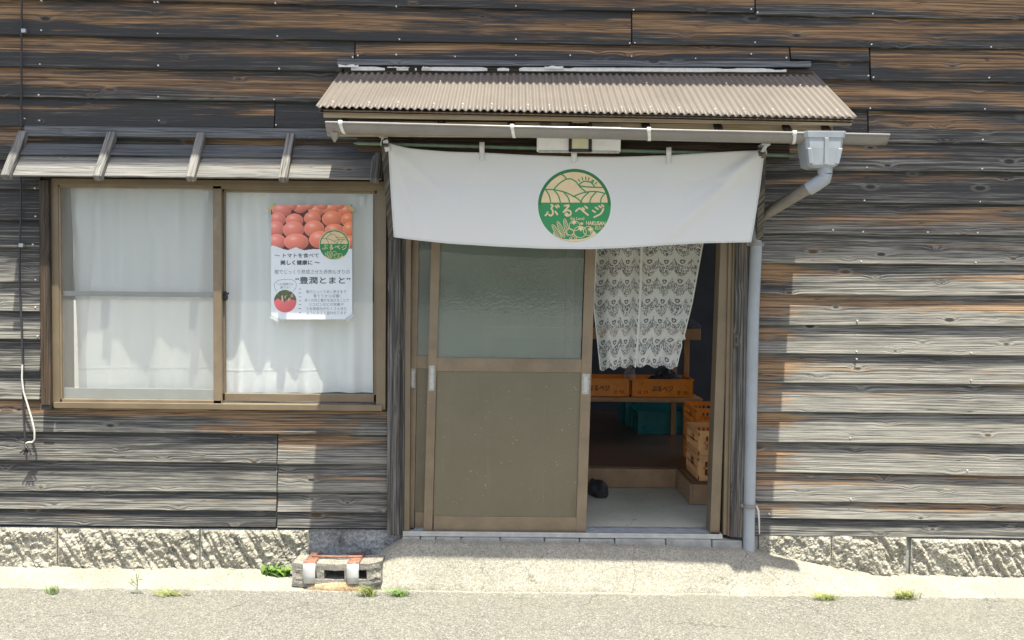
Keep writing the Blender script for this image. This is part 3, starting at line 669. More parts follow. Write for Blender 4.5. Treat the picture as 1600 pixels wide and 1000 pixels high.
def ridge(a, b):
    x = WX(527, 100, -.1) + (WX(1267, 103, -.1) - WX(527, 100, -.1)) * a
    dz = -.012 * math.sin(math.pi * a) * 0 + float(fbm(a * 5, 3, 2, 2)) * .006; zz_ = zr0 + (zr1 - zr0) * a + dz
    pr = [(-.010, .040), (-.100, .013), (-.104, -.018), (-.012, -.010), (-.010, .040)]
    y, z = pr[min(4, int(round(b * 4)))]; return (x, y, zz_ + z)
m.grid(50, 4, ridge); m.add([ridge(0, k / 4) for k in range(4)], [(0, 1, 2, 3)]); m.add([ridge(1, k / 4) for k in range(4)], [(3, 2, 1, 0)])
wooden(m, 0, 9, 2); m.build('ridge_board', M['ridge_wood'], canopy)
# flaking white painted batten under the ridge board
xs = np.linspace(WX(549, 110, -.09), WX(1228, 112, -.09), 260); m = MB()
for i in range(len(xs) - 1):
    a = (i + .5) / len(xs); nse = float(fbm(xs[i] * 8, 3, 12, 4)); zc = zr0 + (zr1 - zr0) * (.03 + .92 * a) - .020
    keep = nse > -.13 or a > .78
    if keep:
        k0 = len(m.v); m.box(xs[i], xs[i + 1] + .0001, -.098, -.085, zc - .024 - .004 * nse, zc - .0005 + min(0, nse * .05) - .004)
    if m.v and (not keep or i == len(xs) - 2): m.build('paint_strip', M['white_paint'], canopy); m = MB()
for (a, b, y0, y1) in ((529, 560, 100, 105), (660, 672, 103.5, 107), (851, 880, 102.5, 107.5), (605, 640, 104, 106)):
    m = MB(); p0, p1 = W(a, y0, -.107), W(b, y1, -.107); n = 9; ys = [random.uniform(.0, .5) for _ in range(n)]
    vs = [(p0.x + (p1.x - p0.x) * k / (n - 1), -.1065, p0.z + (p1.z - p0.z) * ys[k] * (1 if 0 < k < n - 1 else 1.6)) for k in range(n)] + [(p0.x + (p1.x - p0.x) * k / (n - 1), -.1065, p1.z) for k in range(n)]
    m.add(vs, [(k, k + 1, n + k + 1, n + k) for k in range(n - 1)]); solidify(m.build('paint_flake', M['white_paint'], canopy), .002)
m = MB(); m.box(XC0 + .02, XC1 - .02, -.085, -.012, zr0 - .055, zr0 - .012); wooden(m, 0, 2, 2); m.build('ridge_batten', M['dark_wood'], canopy)
# boarding under the sheet, fascia, rafters, beam
m = MB()
def under(a, b):
    p_ = roofp(a, b); x = XC0 + .015 + (XC1 - XC0 - .03) * a; return (x, -.012 + (YE + .014) * b, (ZT0 + (ZT1 - ZT0) * a) * (1 - b) + (ZB0 + (ZB1 - ZB0) * a) * b - .014 + .02 * b * 0)
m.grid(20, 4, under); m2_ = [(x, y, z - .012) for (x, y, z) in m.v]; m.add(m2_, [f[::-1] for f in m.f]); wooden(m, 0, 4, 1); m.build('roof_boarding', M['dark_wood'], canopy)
m = MB(); a, b = W(506, 177.5, YE + .03), W(1330, 190, YE + .03)
m.obox(a, b, (0, 0, .018), (0, .009, 0), bev=.001); wooden(m, 0, 5, 2); m.build('fascia', M['tan_wood'], canopy)
m = MB(); a, b = W(512, 201, YE + .10), W(1300, 207, YE + .10); m.obox(a, b, (0, 0, .036), (0, .010, 0), bev=.001); wooden(m, 0, 6, 2); m.build('frieze_board', M['tan_wood'], canopy)
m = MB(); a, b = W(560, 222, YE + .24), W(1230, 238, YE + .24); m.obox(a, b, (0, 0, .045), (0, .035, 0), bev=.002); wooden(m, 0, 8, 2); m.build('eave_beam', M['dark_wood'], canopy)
for k, px in enumerate((537, 690, 799, 907, 1010, 1124, 1232, 1294)):
    x = WX(px, 197, YE + .05); a = (x - XC0) / (XC1 - XC0); zf = ZB0 + (ZB1 - ZB0) * a; zw = ZT0 + (ZT1 - ZT0) * a
    m = MB(); hw = .019 if px != 907 else .045
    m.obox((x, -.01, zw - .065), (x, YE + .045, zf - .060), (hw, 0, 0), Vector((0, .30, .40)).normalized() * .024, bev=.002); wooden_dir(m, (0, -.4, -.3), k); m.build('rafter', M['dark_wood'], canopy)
for s, px0, py0, px1, py1 in ((0, 602, 222, 613, 372), (1, 1190, 236, 1186, 380)):
    m = MB(); a, b = W(px0, py0, YE + .10), W(px1, py1, -.045); m.obox(a, b, (.018, 0, 0), Vector((0, .36, .38)).normalized() * .022, bev=.002); wooden(m, 2, s + 3, 0); m.build('brace', M['post_wood'], canopy)

# ---- gutter, hopper and downpipe
YG = -.616; gr = .043
G0, G1 = W(512, 194, YG), W(1383, 213.5, YG)
gm = MB()
def gut(a, b):
    x = G0.x + (G1.x - G0.x) * a; z = G0.z + (G1.z - G0.z) * a - .002 + float(fbm(a * 6, 1, 3, 2)) * .003; th = math.pi * b
    return (x, YG - gr * math.cos(th), z - gr * .92 * math.sin(th))
gm.grid(60, 20, gut, flip=True)
def lip(y, r=.0065): return [Vector((G0.x + (G1.x - G0.x) * k / 60, y, G0.z + (G1.z - G0.z) * k / 60 - .002 + float(fbm(k / 60 * 6, 1, 3, 2)) * .003)) for k in range(61)]
gm.tube(lip(YG - gr), .0062, 8); gm.tube(lip(YG + gr), .004, 6)
gutter = gm.build('gutter', M['gutter'], house, smooth=50, origin=(G0 + G1) / 2); solidify(gutter, .002)
tag(gutter, 'half-round taupe plastic gutter along the canopy edge')
m = MB()
for xx, s in ((G0.x, -1), (G0.x + .035, 1)):
    c = G0 + Vector((0, 0, -.002)); ring = [(xx, YG - (gr + .004) * math.cos(math.pi * k / 14), c.z - (gr + .004) * .92 * math.sin(math.pi * k / 14)) for k in range(15)]
    if s < 0: m.add(ring, [tuple(range(15))]); keep = ring
    else: m.add(keep + ring, [(k, k + 1, 16 + k, 15 + k) for k in range(14)])
m.build('end_cap', M['gutter'], gutter, smooth=50)
m = MB(); c = W(523, 212, YG); m.tube([c + Vector((0, 0, .012)), c + Vector((0, 0, -.006)), c + Vector((0, 0, -.03))], [.024, .018, .004], 10); m.build('drip_nozzle', M['pipe_brown'], gutter, smooth=40)
for px in (535, 800, 1011, 1236):
    m = MB(); x = WX(px, 200, YG); a = (x - G0.x) / (G1.x - G0.x); zc = G0.z + (G1.z - G0.z) * a - .001; rr = gr + .005
    pts = [(x + .012 * (1 - abs(k - 7) / 7.), YG - rr * math.cos(math.pi * k / 14), zc - rr * .92 * math.sin(math.pi * k / 14)) for k in range(15)]
    vs = []; 
    for (x_, y_, z_) in pts: vs += [(x_ - .0075, y_, z_), (x_ + .0075, y_, z_)]
    m.add(vs, [(2 * k, 2 * k + 1, 2 * k + 3, 2 * k + 2) for k in range(14)]); m.box(x - .009, x + .010, YG - gr - .010, YG - gr + .012, zc - .012, zc + .010, .002); m.box(x - .008, x + .008, YG + gr - .005, YE + .035, zc - .03, zc + .012)
    m.build('bracket', M['clip_white'], gutter, smooth=50); 
dp = MB(); Yp = -.062
VA, VB = W(1183, 352, Yp), W(1169.5, 866, Yp); VB = VB + Vector((0, 0, -.02))
hopp = W(1289, 268, YG); el1 = W(1281, 283, YG + .01)
vm = (VA + VB) / 2 + Vector((-.006, 0, 0))
dp.tube([VA + Vector((0, 0, .02)), VA, VA * .75 + VB * .25 + Vector((-.008, 0, 0)), vm, VB], .0315, 20)
pipe = dp.build('downpipe', M['pipe'], house, smooth=50, origin=VB); tag(pipe, 'grey plastic downpipe beside the doorway, fed by a slanting brown length')
m = MB(); m.tube([el1, VA + Vector((0, 0, .035)), VA + Vector((0, .0, .0))], [.030, .030, .031], 20); m.build('slanting_pipe', M['pipe_brown'], pipe, smooth=60)
m = MB(); m.tube([hopp + Vector((0, 0, .035)), hopp, hopp + Vector((0, 0, -.012))], .0335, 20); m.tube([hopp + Vector((0, 0, -.012)), hopp + Vector((-.003, .002, -.035)), el1 + Vector((-.012, .005, -.012)), el1 + Vector((-.045, .028, -.035))], [.0335, .034, .034, .033], 20); m.build('elbow', M['pipe'], pipe, smooth=60)
m = MB(); hx0, hx1, hxm = WX(1256, 215, YG - .05), WX(1322, 215, YG - .05), WX(1289, 215, YG - .05)
zt_, z1_, z2_, z3_ = WZ(1289, 205, YG - .05), WZ(1289, 215, YG - .05), WZ(1289, 231, YG - .05), WZ(1289, 257, YG - .05)
def hop(secs):
    rings = []
    for (hw, y0, y1, z_) in secs: rings.append([(hxm - hw, y1, z_), (hxm - hw, y0 + .014, z_), (hxm - hw + .014, y0, z_), (hxm + hw - .014, y0, z_), (hxm + hw, y0 + .014, z_), (hxm + hw, y1, z_)])
    vs = [p_ for r_ in rings for p_ in r_]; fs = []
    for i in range(len(rings) - 1):
        for k in range(6): fs.append((i * 6 + k, i * 6 + (k + 1) % 6, (i + 1) * 6 + (k + 1) % 6, (i + 1) * 6 + k))
    fs.append(tuple(range(6))[::-1]); fs.append(tuple((len(rings) - 1) * 6 + k for k in range(6))); m.add(vs, fs)
hw = (hx1 - hx0) / 2; ya, yb = YG - .062, YG + .06
hop([(hw, ya, yb, zt_), (hw, ya, yb, zt_ - .006), (hw - .004, ya + .003, yb, z1_), (hw - .010, ya + .006, yb, z1_ - .001), (hw - .014, ya + .009, yb, z2_), (hw - .028, ya + .018, yb - .004, z3_), (hw - .05, ya + .035, yb - .02, z3_ - .012)])
for s in (-1, 1): m.obox((hxm + s * (hw - .026), ya + .014, z2_ - .002), (hxm + s * (hw - .038), ya + .022, z3_ + .004), (.010, 0, 0), (0, .009, 0), bev=.003)
m.obox((hxm + .004, ya + .004, z1_ - .002), (hxm + .010, ya + .016, z3_), (.010, 0, 0), (0, .004, 0), bev=.002)
m.build('rain_hopper', M['pipe'], pipe)
for (px, py, mt) in ((1180, 381.5, 'pipe_brown'), (1170.5, 790, 'gutter')):
    c = W(px, py, Yp); m = MB(); m.tube([c + Vector((0, 0, -.011)), c + Vector((0, 0, .011))], .036, 20); m.box(c.x + .02, c.x + .048, Yp - .006, -.02, c.z - .009, c.z + .009); m.box(c.x - .048, c.x - .02, Yp - .006, -.02, c.z - .009, c.z + .009)
    m.build('pipe_clamp', M[mt], pipe, smooth=40)
c = W(1181, 790, Yp); m = MB(); m.tube([c, c + Vector((.008, -.02, -.02)), c + Vector((.012, -.025, -.08)), c + Vector((.016, -.022, -.15))], [.006, .0055, .005, .003], 8); m.build('tie_string', M['cable_white'], pipe, smooth=60)

# ---- door frame, threshold and the two sliding leaves
df = MB(); ZS = WZ(880, 836, -.04)
df.pbox(633, 641, 300, 832, -.028, .085, .001); df.pbox(1118, 1133, 300, 836, -.012, .085, .001, shear=(.018, 1.0)); df.pbox(1135, 1141, 300, 836, -.026, .08, .001); df.pbox(1142, 1147, 300, 838, -.04, .08, .001)
df.box(XD0, XD1, -.03, .085, ZT - .18, ZT)
dfo = df.build('door_frame', M['bronze'], house, origin=W(880, 836, 0))
m = MB(); x0, x1 = WX(630, 832, -.03), WX(1128, 832, -.03); zs = WZ(880, 834, -.04)
m.box(x0, x1, -.045, .085, zs - .02, zs - .005); 
for y in (-.040, -.012, .022, .058, .08): m.box(x0, x1, y, y + .005, zs - .005, zs + .006)
m.build('door_track', M['alu'], dfo)
m = MB(); zt_ = zs - .021
for (a, b) in ((628, 656), (657, 680), (681, 720), (721, 781), (782, 850), (851, 905), (906, 960), (961, 1040), (1041, 1112), (1113, 1160)): 
    m.box(WX(a, 842, -.06) + .001, WX(b, 842, -.06) - .001, -.062 + random.uniform(-.003, .003), .09, .06, zt_ - random.uniform(0, .004), .004)
m.build('threshold', M['sill'], house)
def leaf(stL, stR, top, mid, bot, zbot, Y0, Y1, k, zref, glass, kick, handle, name='sliding_door'):
    """stL/stR: stile pixel ranges at height zref; mid: middle rail; k: lean"""
    sh = (k, WZ(800, zref, Y0)); m = MB()
    m.pbox(*stL, top, zbot, Y0, Y1, .0015, sh); m.pbox(*stR, top, zbot, Y0, Y1, .0015, sh)
    m.pbox(stL[1], stR[0], mid[0], mid[1], Y0 + .003, Y1 - .002, .001, sh); m.pbox(stL[1], stR[0], bot, zbot, Y0 + .003, Y1 - .002, .001, sh); m.pbox(stL[1], stR[0], top, top + 14, Y0 + .003, Y1 - .002, .001, sh)
    o = m.build(name, M['bronze_worn'], house, origin=W((stL[0] + stR[1]) / 2, zbot, Y0))
    g_ = MB(); ym = (Y0 + Y1) / 2; g_.pbox(stL[1], stR[0], top + 14, mid[0], ym - .002, ym + .002, 0, sh); g_.build('pane', M['door_glass'], o)
    q = MB(); q.pbox(stL[1], stR[0], mid[1], bot, Y0 + .009, Y1 - .006, 0, sh); q.build('kick_panel', M['kick'], o)
    for (a, b, c_, d_) in handle:
        q = MB(); q.pbox(a, b, c_, d_, Y0 - .0025, Y0 + .002, .0008, sh); e = (b - a) * .24; q.pbox(a + e, b - e, c_ + 4, d_ - 3, Y0 - .004, Y0, .0008, sh, mi=1)
        q.build('handle', [M['white_plate'], M['alu']], o)
    return o
dB = leaf((640.5, 651), (881, 893.5), 300, (557, 577), 802, 831, .022, .048, .012, 600, 1, 1, [(640.5, 648.5, 576, 606)])
tag(dB, 'rear sliding door leaf of brown aluminium, mostly behind the front leaf')
dA = leaf((668, 682), (908, 924), 300, (560, 581), 808, 836.5, -.018, .010, .021, 600, 1, 1, [(670, 679, 571, 611), (909.5, 921, 584, 616)])
tag(dA, 'front sliding door leaf of brown aluminium with hammered glass and olive kick panel')

# ================================================================== hanging cloths
# ---- shop banner under the canopy
TOP = line((607, 223), (625, 229), (645, 232.5), (700, 237), (755, 238.5), (820, 242), (897, 244.5), (970, 245), (1045, 242.5), (1120, 238), (1165, 235.5), (1194, 235))
BOT = line((616, 370), (640, 373.5), (700, 380), (780, 384.8), (850, 388), (920, 388.8), (980, 386.5), (1040, 382.5), (1090, 379.6), (1130, 378.6), (1173, 378))
def sm3(f, x): return (f(x - 14) + f(x) * 2 + f(x + 14)) / 4
YN = -.47
def nor_y(px, py):
    s = (px - 612) / 575; t = (py - 236) / 146
    y = .012 * math.sin(s * 9.0 + 1.2) * (.35 + .65 * t) + .006 * math.sin(s * 23 + t * 2) * t
    for (ax, ay, bx, by, a, wd) in ((1192, 236, 1040, 372, .020, 10), (1192, 236, 1090, 300, .010, 7), (608, 226, 660, 368, .012, 8), (608, 226, 720, 330, .008, 9), (754, 240, 700, 380, .005, 14), (1045, 242, 1010, 380, .006, 14), (897, 244, 800, 385, .004, 16)):
        dx, dy = bx - ax, by - ay; L = math.hypot(dx, dy); u = ((px - ax) * dx + (py - ay) * dy) / L / L; q = ((px - ax) * dy - (py - ay) * dx) / L
        if 0 <= u <= 1.25: y -= 1.5 * a * math.exp(-(q / wd) ** 2) * min(1, u * 6) * max(0, 1 - u * .75)
    return YN + y - .02 * (1 - min(1, t * 3))
def norp(a, b):
    xt = 607 + (1194 - 607) * a; xb = 616 + (1173 - 616) * a
    yt, yb = sm3(TOP, xt), sm3(BOT, xb); x = xt + (xb - xt) * b + math.sin(b * 3.1) * 2 * (a - .3); y = yt + (yb - yt) * b
    return W(x, y, nor_y(x, y))
m = MB(); m.grid(160, 44, norp)
ban = m.build('shop_banner', M['noren'], None, smooth=80, origin=norp(.5, 0)); solidify(ban, .0012)
tag(ban, 'wide white cloth shop banner with round green farm emblem hanging over the doorway', 'banner')
m = MB()                                                        # sewn hems
def hem(a, b, n=80):
    pts = [norp(a[0] + (b[0] - a[0]) * k / n, a[1] + (b[1] - a[1]) * k / n) + Vector((0, -.0012, 0)) for k in range(n + 1)]; m.tube(pts, .0022, 6)
hem((0, 1), (1, 1)); hem((0, 0), (0, 1), 30); hem((1, 0), (1, 1), 30)
m.build('hem', M['noren'], ban, smooth=60)
# emblem, printed on the cloth (EX, EY: its own drawing grid, 6.25 units to a pixel)
def em(x, y, off=0.0):
    px, py = 800 + x / 6.25, 240 + y / 6.25; return W(px, py, nor_y(px, py) - .0016 - off * .004)
m = MB()
def disc(mi, cx, cy, r0, r1, off, a0=0, a1=2 * math.pi, n=110, nr=14):
    for i in range(nr):
        ra, rb = r0 + (r1 - r0) * i / nr, r0 + (r1 - r0) * (i + 1) / nr; vs = []
        for k in range(n + 1):
            t = a0 + (a1 - a0) * k / n; vs += [em(cx + ra * math.cos(t), cy + ra * math.sin(t), off), em(cx + rb * math.cos(t), cy + rb * math.sin(t), off)]
        m.add(vs, [(2 * k, 2 * k + 1, 2 * k + 3, 2 * k + 2) for k in range(n)], mi)
def stroke(pts, w_, mi, off, fn=None, mb_=None, curve=True):
    fn = fn or em; mb_ = mb_ or m; P_ = [Vector((a, b)) for a, b in pts]
    if curve and len(P_) > 2:
        Q = [P_[0]] + P_ + [P_[-1]]; out = []
        for i in range(1, len(Q) - 2):
            for k in range(8):
                t = k / 8; a, b, c, d_ = Q[i - 1], Q[i], Q[i + 1], Q[i + 2]
                out.append(.5 * ((2 * b) + (c - a) * t + (2 * a - 5 * b + 4 * c - d_) * t * t + (3 * b - a - 3 * c + d_) * t ** 3))
        P_ = out + [P_[-1]]
    else:
        out = []
        for a, b in zip(P_, P_[1:]):
            for k in range(4): out.append(a + (b - a) * k / 4)
        P_ = out + [P_[-1]]
    vs = []
    for i, p_ in enumerate(P_):
        t = (P_[min(i + 1, len(P_) - 1)] - P_[max(0, i - 1)]); t = t.normalized() if t.length else Vector((1, 0)); nn_ = Vector((-t.y, t.x)) * w_ / 2
        vs += [fn(p_.x + nn_.x, p_.y + nn_.y, off), fn(p_.x - nn_.x, p_.y - nn_.y, off)]
    mb_.add(vs, [(2 * k, 2 * k + 1, 2 * k + 3, 2 * k + 2) for k in range(len(P_) - 1)], mi)
    for e in (P_[0], P_[-1]):
        c = [fn(e.x + w_ / 2 * math.cos(k * math.pi / 5), e.y + w_ / 2 * math.sin(k * math.pi / 5), off) for k in range(10)]; mb_.add(c, [tuple(range(10))], mi)
def fan(pts, mi, off, fn=None, mb_=None):
    fn = fn or em; mb_ = mb_ or m; cx = sum(p_[0] for p_ in pts) / len(pts); cy = sum(p_[1] for p_ in pts) / len(pts); n = len(pts); vs = [fn(cx, cy, off)]; fs = []
    for q in (.5, 1.0): vs += [fn(cx + (x - cx) * q, cy + (y - cy) * q, off) for x, y in pts]
    for k in range(n): a, b = k, (k + 1) % n; fs += [(0, 1 + a, 1 + b), (1 + a, 1 + n + a, 1 + n + b, 1 + b)]
    mb_.add(vs, fs, mi)
CX, CY, RR = 610, 505, 356
GR, CR, WH, GD = 0, 1, 2, 3
disc(WH, CX, CY, 0, RR + 7, .0); disc(GR, CX, CY, 0, RR, .15); disc(GD, CX, CY, RR - 30, RR, .22, math.pi, 2 * math.pi, nr=2)
# cream sky-and-field half disc above the name
R2 = 326; yb_ = 478; NX, NY = 70, 26; vs = []
for j in range(NY + 1):
    y = (CY - R2 + 1) + (yb_ - (CY - R2 + 1)) * j / NY; hw_ = math.sqrt(max(0, R2 * R2 - (y - CY) ** 2))
    vs += [em(CX + hw_ * (2 * i / NX - 1), y, .3) for i in range(NX + 1)]
m.add(vs, [(j * (NX + 1) + i, j * (NX + 1) + i + 1, (j + 1) * (NX + 1) + i + 1, (j + 1) * (NX + 1) + i) for j in range(NY) for i in range(NX)], CR)
for pts in ([(470, 200), (505, 215), (535, 246), (575, 248), (625, 275), (665, 325), (722, 374)], [(535, 246), (470, 285), (430, 325), (405, 352)],
            [(318, 350), (405, 352), (500, 372), (570, 400), (640, 440), (680, 474)], [(598, 420), (660, 393), (740, 374), (830, 372), (925, 392)],
            [(330, 356), (362, 405), (377, 472)], [(408, 354), (450, 405), (472, 472)], [(505, 376), (545, 425), (562, 472)], [(748, 378), (695, 430), (672, 474)], [(822, 376), (775, 430), (760, 474)], [(905, 390), (873, 435), (866, 476)],
            [(655, 314), (730, 325), (890, 332)], [(652, 308), (680, 282), (722, 270), (775, 285), (805, 322)]):
    stroke(pts, 12, GD if pts[0][0] < 0 else GR, .5)
for a, b in (((648, 252), (660, 270)), ((684, 233), (692, 256)), ((720, 229), (720, 252)), ((752, 236), (747, 258)), ((786, 258), (776, 276)), ((800, 262), (786, 284)), ((826, 280), (810, 298))): stroke([a, b], 11, GR, .5)
# the name
NAME = [[(383, 500), (398, 510), (385, 535), (398, 560), (396, 592), (376, 606), (362, 596)], [(348, 572), (340, 590), (326, 604)], [(422, 566), (434, 580), (442, 594)], [(425, 512), (440, 528)], [(444, 503), (459, 518)],
        [(512, 510), (556, 506), (530, 540), (503, 572), (540, 553), (572, 566), (570, 596), (540, 608), (520, 596), (535, 584), (548, 600)],
        [(624, 562), (648, 540), (664, 536), (700, 565), (742, 600)], [(688, 530), (706, 546)], [(714, 515), (736, 532)],
        [(816, 526), (838, 542)], [(788, 556), (812, 572)], [(892, 540), (868, 585), (802, 620)], [(850, 512), (868, 526)], [(878, 502), (894, 516)]]
for pts in NAME: stroke(pts, 17, CR, .5)
put_text(m, "Eat Local", 572, 704, 618, 648, lambda x, y, o: em(x, y, .5 + o * .1), -.02, CR, 1.2)
put_text(m, "HAKUSAN", 724, 910, 660, 697, lambda x, y, o: em(x, y, .5 + o * .1), .03, CR, 2.5)
put_text(m, "石川", 808, 880, 710, 744, lambda x, y, o: em(x, y, .5 + o * .1), .05, CR, 1.0)
# bowl of vegetables
out = [(CX + (RR - 2) * math.cos(t), CY + (RR - 2) * math.sin(t)) for t in np.linspace(R(52), R(126), 26)]
inn = [(402, 760), (425, 800), (455, 822), (500, 834), (560, 838), (640, 836), (710, 828), (760, 808), (785, 785), (800, 755)]
inn = [tuple(np.array(inn[int(s)]) * (1 - (s % 1)) + np.array(inn[min(9, int(s) + 1)]) * (s % 1)) for s in np.linspace(0, 9, 26)]
vs = []
for a, b in zip(out[::-1], inn):
    for k in range(4): vs.append(em(a[0] + (b[0] - a[0]) * k / 3, a[1] + (b[1] - a[1]) * k / 3, .5))
m.add(vs, [(4 * i + k, 4 * i + k + 1, 4 * i + k + 5, 4 * i + k + 4) for i in range(25) for k in range(3)], CR)
def ell(cx, cy, a, b, rot, n=22): return [(cx + a * math.cos(t) * math.cos(rot) - b * math.sin(t) * math.sin(rot), cy + a * math.cos(t) * math.sin(rot) + b * math.sin(t) * math.cos(rot)) for t in np.linspace(0, 2 * math.pi, n)]
for cx, cy, rot in ((438, 765, 1.0), (478, 740, 1.15), (530, 720, 1.35)):
    stroke(ell(cx, cy, 84, 19, rot), 6, CR, .5)
    for k in range(-3, 4): stroke([(cx + k * 20 * math.cos(rot) - 7, cy + k * 20 * math.sin(rot) + 6), (cx + k * 20 * math.cos(rot) + 6, cy + k * 20 * math.sin(rot) - 7)], 7, CR, .55)
for cx, cy, r_ in ((610, 705, 52), (568, 765, 34), (665, 765, 60), (745, 755, 48)):
    fan(ell(cx, cy, r_, r_ * .92, 0), GR, .6); stroke(ell(cx, cy, r_, r_ * .92, 0, 30), 6, CR, .65)
def star(cx, cy, r_): return [(cx + (r_ if k % 2 else r_ * .45) * math.cos(k * math.pi / 6), cy + (r_ if k % 2 else r_ * .45) * math.sin(k * math.pi / 6) * .8) for k in range(12)]
for cx, cy, r_ in ((605, 672, 34), (672, 732, 40), (765, 740, 34), (680, 684, 24)): fan(star(cx, cy, r_), CR, .75)
for cx, cy in ((600, 800), (575, 826), (622, 824), (778, 772)): stroke(ell(cx, cy, 11, 10, 0, 10), 6, CR, .75)
m.build('emblem', [M['green'], M['cream'], M['emblem_white'], M['green_dark']], ban)
# loops that carry it on the pole
for (px, y0, y1, w_) in ((753, 222, 251, 8), (897, 237, 253, 9), (1045, 230, 256, 8)):
    m = MB(); yy = nor_y(px, y1)
    m.grid(2, 12, lambda a, b: W(px - w_ / 2 + w_ * a, y0 + (y1 - y0) * b, (yy - .006) if b > .5 else yy - .008 - .010 * math.sin(b * 2 * math.pi)))
    o = m.build('loop', M['noren'], ban, smooth=60); solidify(o, .0015)
for (a, b, c_, d_) in (((602, 219), (606, 236), 9, 0), ((1198, 226), (1186, 246), 9, 0)):
    m = MB(); p0, p1 = W(a[0], a[1], YN - .035), W(b[0], b[1], YN - .03); m.obox(p0, p1, (.012, 0, .004), (0, .0035, 0), bev=.001); m.build('loop', M['noren'], ban)

pole = MB(); a, b = W(548, 223.5, YN + .012), W(1240, 243, YN + .012)
n = 60; pole.tube([a + (Vector((.012, 0, 0)) if k == 0 else Vector((0, 0, 0))) + (b - a) * k / n for k in range(n + 1)], [.002 if k == 0 else (.0085 + .001 * (k % 2)) for k in range(n + 1)], 10)
tag(pole.build('banner_pole', M['green_pole'], None, smooth=50, origin=a), 'thin green garden pole carrying the white shop banner', 'pole')
for i, (px, py) in enumerate(((597, 214), (1196, 229))):
    m = MB(); p = W(px, py, YN + .0); s = 1 if i == 0 else -1
    m.box(p.x - .022, p.x + .022, YN - .01, YN + .05, p.z + .004, p.z + .014, .002); m.box(p.x + s * .004 - .007, p.x + s * .004 + .007, YN - .008, YN + .0, p.z - .034, p.z + .004, .002); m.tube([Vector((p.x, YN + .012, p.z - .03)) + Vector((k, 0, 0)) for k in (-.008, .008)], .013, 12)
    tag(m.build('pole_hook', M['clip_white'], None, origin=p), ('white plastic hook holding the green pole above the window awning', 'white plastic hook holding the green pole beside the rain hopper')[i], 'hook', 'hooks of the banner pole')

# ---- wall lamp above the door
lp = empty('wall_lamp', W(905, 238, -.50), 'flat white wall lamp with dark-rimmed yellowed square, above the banner', 'lamp')
m = MB(); m.pbox(839, 970, 196, 237, -.525, -.502, .004); m.build('housing', M['white_plastic'], lp)
m = MB()
for q in ((889, 893.5, 190, 237), (920, 925, 190, 237), (889, 925, 232.5, 237)): m.pbox(*q, -.540, -.526, .002)
m.build('lens_frame', M['black'], lp)
m = MB(); m.pbox(893.5, 920, 190, 232.5, -.534, -.526, .001); m.build('lens', M['lens'], lp)
m = MB(); m.pbox(841, 968, 235, 239, -.529, -.523, .001); m.build('trim', M['white_plate'], lp)

# ---- curtains inside the window
def curtain(px0, px1, ptop, pbot, Y, seed, label, pl_, edge, amp, bulge):
    m = MB(); n = 170
    def fn(a, b):
        px = px0 + (px1 - px0) * a + edge(b) * (1 - a) ** 3; py = ptop + (pbot - ptop) * b
        g_ = sum(math.exp(-((px - c) / 9.) ** 2) for c in pl_); k_ = min(1, b / .30)
        und = math.sin(a * 25 + seed + b * .5) * .55 + math.sin(a * 44 + seed * 2 + b * 1.1) * .22 + math.sin(a * 11.3 + seed * 3 - b * .6) * .55; und = und * (1.15 - .15 * abs(und))
        wav = float(fbm(a * 6 + seed, b * 3, seed, 3)) * .05
        y = max(.014, Y - .045 * math.exp(-((px - bulge) / (5 + 20 * b)) ** 2) * min(1, b * 1.5) + und * (.005 + amp * k_) + wav * k_ * .6 - g_ * .010 * (1 - .5 * k_) - g_ * .02 * max(0, 1 - abs(b - .13) * 7))
        sag = .006 * sum(math.cos((px - c) / 20.) * math.exp(-((px - c) / 22.) ** 2) for c in pl_) * max(0, 1 - b * 12)
        p_ = W(px, py, Y); return (p_.x, y, p_.z + sag)
    m.grid(n, 40, fn); o = m.build('window_curtain', M['curtain'], None, smooth=80, origin=W((px0 + px1) / 2, pbot, Y))
    tag(o, label, 'curtain', 'cotton curtains behind the window')
    for t in (.112, .885):
        h_ = MB(); h_.tube([Vector(fn(k / 90, t)) + Vector((0, -.002, 0)) for k in range(91)], .0008, 5); h_.build('hem', M['curtain'], o, smooth=60)
    t_ = MB(); p0 = fn(.965 if px0 < 200 else .93, .03); t_.box(p0[0] - .014, p0[0] + .014, p0[1] - .012, p0[1] - .010, p0[2] - .055, p0[2] + .005); t_.build('care_label', M['paper'], o)
    return o
curtain(110, 332, 292, 610, .046, 1, 'white cotton curtain behind the insect screen, in the left window pane', (122, 158, 192, 236, 280, 320), lambda b: 12 * b, .013, 160)
curtain(348, 583, 299, 613.5, .068, 2, 'white cotton curtain behind the tomato poster, in the right window pane', (357, 383, 418, 465, 508, 552), lambda b: 6 * b, .026, 392)

# ---- tomato poster taped to the glass
YP = -.012
def pp(x, y, off=0.0): return W(410 + x / 5, 310 + y / 5, YP - off * .002 - .0004 + .0 * x)
m = MB(); m.grid(12, 16, lambda a, b: pp(68 + 633 * a, 50 + 895 * b))
pos_o = m.build('tomato_poster', M['paper'], None, origin=pp(385, 945)); tag(pos_o, 'white poster with photo of red tomatoes, taped to the right window pane', 'poster')
